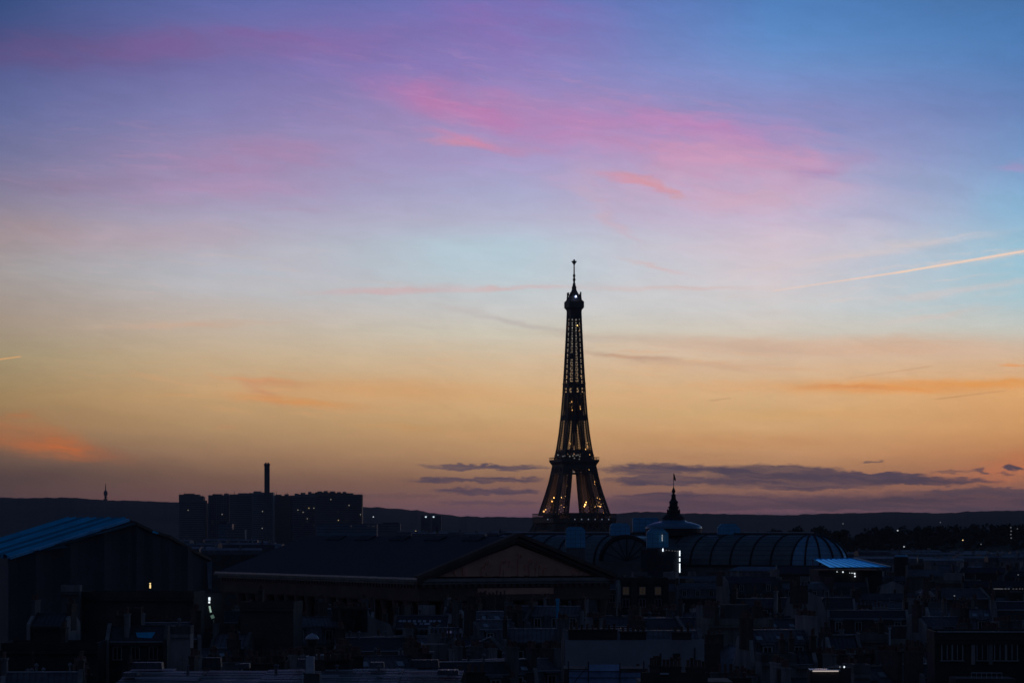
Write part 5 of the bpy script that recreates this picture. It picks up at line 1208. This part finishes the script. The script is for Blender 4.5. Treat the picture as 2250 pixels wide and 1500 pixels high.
def free(x, d, r):
    for a, b_, q in RES:
        if abs(a - x) < q + r and abs(b_ - d) < (q + r) * .8: return False
    return True
row = 0; d = 336.0; made = 0
for o in list(COL.objects): pass
while d < 1500:
    base_rz = rnd.choice((-14, -6, 4, 12, 20, -22))
    half = d * 1125 / F; x = -half - 6 + rnd.uniform(0, 8)
    while x < half + 8:
        w = rnd.uniform(6, 12) if d < 640 else rnd.uniform(12, 24)
        dd = d + rnd.uniform(-8, 8); dep = rnd.uniform(7, 9.5)
        px = 1125 + (x + w / 2) / dd * F
        ok = free(x + w / 2, dd, w * .42)
        if dd > 610 and px < 1352: ok = False
        if 455 < dd < 610 and px < 480: ok = False
        if dd > 780 and 1345 < px < 1460 and dd < 800: ok = False
        ridge = rnd.uniform(26.5, 33.0) if d < 700 else rnd.uniform(26, 33.5)
        zl = zy(top_limit(px, dd), dd) - .5
        ridge = keep_clear(px, w * .55 / dd * F, dd, min(ridge, zl))
        if ok and ridge > 15:
            st = rnd.choices(('mansard', 'gable', 'flat'), (.66, .26, .08))[0]
            rz = R(base_rz + rnd.uniform(-8, 8) + (rnd.choice((0, 90, 90)) if rnd.random() < .3 else 0))
            nd = rnd.randint(2, max(2, int(w / 2.8))) if st == 'mansard' else 0
            near = dd < 760
            wall, wn_ = rnd.choice(((LIME, 'stone'), (PLASTER, 'grey'), (PLASTER, 'pale'), (SOOT, 'sooty'), (LIME, 'cream')))
            roof, rn = rnd.choice(((ZINC, 'zinc'), (ZINC, 'zinc'), (SLATE, 'slate')))
            ns = rnd.choice((2, 2, 3, 4)) if near else rnd.choice((1, 2, 2, 3)); stacks = [(rnd.choice((-1, 1)), rnd.uniform(-2.5, 2.5), rnd.uniform(1.8, 5.0)) for _ in range(ns)]
            if ns >= 2: stacks[0] = (-1, *stacks[0][1:]); stacks[1] = (1, *stacks[1][1:])
            aer = rnd.choice((0, 1, 2, 3)) if near else rnd.choice((0, 0, 1)); fl_ = rnd.choice((0, 1, 2, 3)) if near else 0
            sk_ = rnd.choice((0, 0, 2, 3, 4)) if near and st == 'mansard' else 0
            t, npot = house('x', px, dd, w, dep, ridge, rz, st, nd, wall, roof, stacks, near, dd < 900, [i for i in range(nd) if rnd.random() < .004], near, aer, fl_, 'building', 'apartment_building', 'old roofs of the city', (), sk_)
            rank = ('front', 'second', 'third', 'fourth', 'fifth', 'sixth', 'seventh', 'eighth', 'ninth', 'tenth', 'eleventh', 'twelfth', 'thirteenth', 'fourteenth', 'fifteenth', 'sixteenth', 'seventeenth', 'eighteenth', 'nineteenth', 'twentieth', 'rearmost', 'hindmost', 'last', 'outermost', 'final', 'backmost', 'farther', 'far')[min(row, 27)]
            kind = {'mansard': f'{rn} mansard', 'gable': f'{rn} gabled house', 'flat': 'flat-roofed block'}[st]
            if st == 'mansard': det = f'{NUM[nd]} dormers'
            else: det = f'{NUM[min(20, npot)]} chimney pots' if near else ('one stack' if ns == 1 else f'{NUM[ns]} stacks')
            lab = f'{wn_} {kind} with {det}, {rank} rank below the {landmark(px)}'
            tries = [lab, lab.replace(', ', f' and {NUM[ns]} {"stack" if ns == 1 else "stacks"}, ', 1) if 'stack' not in det else lab, lab.replace(wn_ + ' ', 'wide ' + wn_ + ' ' if w > 15 else 'narrow ' + wn_ + ' ', 1), lab.replace(wn_ + ' ', 'tall ' + wn_ + ' ' if ridge > 30 else 'squat ' + wn_ + ' ', 1), 'turned ' + lab, 'other ' + lab]
            for L_ in tries:
                if L_ not in USED and len(L_.split()) <= 16: break
            USED[L_] = 1; t['label'] = L_; made += 1
        x += w + (rnd.uniform(-1.0, .6) if rnd.random() < .75 else rnd.uniform(3, 9))
    row += 1; d += 25 if d < 600 else 62

# ------------------------------------------------------------------ far quarters: behind the palace, and between shed and temple
def far_block(i, px, dd, w, top, label, lights=()):
    c = at(px, HZ, dd); h = zy(top, dd); t = thing('apartment_building', label, 'building', (c.x, dd, 0), R(rnd.uniform(-15, 15)), 'far city blocks')
    dep = rnd.uniform(12, 18); m = rnd.choice((GREYF, LIME, SOOT, PLASTER))
    MB().slab(-w / 2, w / 2, -dep / 2, dep / 2, 0, h - 3).build('wall', m, t)
    MB().extr(mansard(w, dep, h - 3, 2.0, 1.0), -w / 2 - .2, w / 2 + .2).build('roof', ZINC, t)
    for k in range(rnd.randint(1, 3)): MB().slab(-.4, .4, -2, 2, h - 2, h + 1.2).build('chimney_stack', PLASTER, t, (rnd.uniform(-w / 2, w / 2), 0, 0))
    for lx, ly, sz, mm in lights: MB().box((0, 0, 0), (sz, .4, sz)).build('lit_window', mm, t, ((lx - px) * dd / F, -dep / 2 - .9, zy(ly, dd)))
i = 0
for k in range(54):     # between shed and temple, then behind the palace and at the right
    if k < 20: px, dd = 398 + (k % 10) * 21 + rnd.uniform(-6, 6), 1500 + 900 * (k // 10) + rnd.uniform(-200, 300); top = 1193 + rnd.uniform(-3, 16) - 8 * (k // 10)
    elif k < 26: px, dd = 905 + (k - 20) * 42 + rnd.uniform(-9, 9), 3000 + rnd.uniform(-200, 300); top = 1168 + rnd.uniform(-2, 4)
    else: px, dd = 1885 + (k - 26) % 14 * 28 + rnd.uniform(-12, 12), 1560 + 260 * ((k - 26) // 14) + rnd.uniform(-60, 60); top = 1222 + rnd.uniform(-3, 14) - 14 * ((k - 26) // 14)
    side = 'between shed and temple' if k < 20 else 'over the temple ridge' if k < 26 else 'under the wooded slope'
    pos = ('first', 'second', 'third', 'fourth', 'fifth', 'sixth', 'seventh', 'eighth', 'ninth', 'tenth', 'eleventh', 'twelfth', 'thirteenth', 'fourteenth')
    idx = k % 10 if k < 20 else k - 20 if k < 26 else (k - 26) % 14
    ref = 'from the shed' if k < 20 else 'from the temple flank' if k < 26 else 'from the blue canopy'
    rw = (('nearer row', 'farther row')[k // 10] if k < 20 else 'lone row' if k < 26 else ('front row', 'back row')[(k - 26) // 14])
    lab = f'tiny dark block {side}, {pos[idx]} {ref}, {rw}'
    far_block(k, px, dd, rnd.uniform(14, 30) * (1 if dd < 2500 else 1.3), top, lab)

# ------------------------------------------------------------------ wooded slope on the right: one far mass of trees
WOODS = mat('dark_foliage', (0.04, 0.05, 0.03), 0.95, 0.35, 0.4, 0, 0.1)
def wood(name, label, tab, d0, d1, x0, x1, ncrown, seed):
    r = random.Random(seed); m = MB()
    sl_ = MB(); n = 60       # the slope itself
    for i in range(n + 1):
        px = x0 + (x1 - x0) * i / n
        for q, dd in ((0, d0 - 250), (.55, d0 + .4 * (d1 - d0)), (1, d1), (0, d1 + 500)):
            zt = max(2.0, zy(interp(tab, px), d1) - 8); sl_.v.append(((px - 1125) / F * dd, dd, -1 + q * (zt + 1)))
    for i in range(n):
        for k in range(3): sl_.f.append((i * 4 + k, (i + 1) * 4 + k, (i + 1) * 4 + k + 1, i * 4 + k + 1)); sl_.m.append(0)
    tag(sl_.build('wooded_slope', WOODS), kind='structure')
    for c_ in range(ncrown):
        q = r.random() ** .6; dd = d0 + (d1 - d0) * q; px = r.uniform(x0, x1)
        zt = max(2.0, zy(interp(tab, px), d1) - 8) * (q / .55 * .55 if q < .55 else q) ; hgt = r.uniform(6, 10); rad = hgt * r.uniform(.42, .6)
        cx, cz = (px - 1125) / F * dd, zt + hgt * .45 + r.uniform(-1, .8)
        for k in range(60):
            u = Vector((r.gauss(0, 1), r.gauss(0, 1), r.gauss(0, 1))).normalized() * (r.random() ** .45)
            p = Vector((cx + u.x * rad, dd + u.y * rad, cz + u.z * hgt * .5)); a = r.uniform(.8, 1.7)
            t1 = Vector((r.gauss(0, 1), r.gauss(0, 1), r.gauss(0, 1))).normalized(); t2 = t1.cross(Vector((r.gauss(0, 1), r.gauss(0, 1), r.gauss(0, 1)))).normalized()
            m.add([p - t1 * a, p + t2 * a * .8, p + t1 * a, p - t2 * a * .8], [(0, 1, 2, 3)])
    tag(m.build(name, WOODS), label, kind='stuff')
wood('woods', 'dark mass of trees', [(1560, 1185), (1620, 1172), (1660, 1164), (1700, 1159), (1760, 1158), (1800, 1154), (1850, 1160), (1880, 1161), (1900, 1155), (1940, 1157), (1953, 1150), (1966, 1156), (2000, 1156), (2080, 1152), (2160, 1148), (2250, 1146), (2400, 1146)], 2300, 2900, 1560, 2400, 900, 5)
for lab, px, py, d, r, m in (('white lamp shining among the dark trees above the blue canopy', 1972, 1165, 2240, .62, LWH), ('smaller white lamp lower on the wooded slope over the round drum', 1986, 1200.5, 2000, .5, LWH), ('amber lamp glinting in the middle of the wooded slope', 2115, 1186, 2150, .55, LY), ('faint pale lamp at the crest of the wooded slope', 1852, 1150, 2950, .7, LDIM),
      ('faint lamp on the far hill over the wooded crest', 2066, 1147, 4200, .9, LDIM), ('thin pale upright lamp near the amber one', 2155, 1195, 2050, .45, LDIM), ('dim lamp beside the slanting row of lamps', 2235, 1161, 2300, .45, LDIM), ('dim lamp low among roofs at the slope foot', 2070, 1236, 1550, .35, LDIM)):
    lamp(lab, px, py, d, r, m, 9)
for i in range(4): lamp(f'{("topmost", "second", "third", "lowest")[i]} of four pale lamps stacked in a slanting column on the slope', 2220.5 + (i % 2) * .8, 1158.5 + i * 7.6, 2260 - i * 12, .55, LDIM, 5 + 0 * i, 'column of slope lamps')
for lab, px, py, d, r, m in (('pale globe lamp on a roof in front of the triangular gable', 2095.5, 1308, 640, .17, LDIM), ('faint lamp high on a roof at the picture edge', 2236, 1262, 900, .2, LDIM), ('tiny lamp between the near roofs under the blue canopy', 1772, 1388, 440, .07, LDIM)):
    lamp(lab, px, py, d, r, m, 3)

print('filler', made, 'pots', NPOTS, 'things', len([o for o in COL.objects if o.parent is None]))
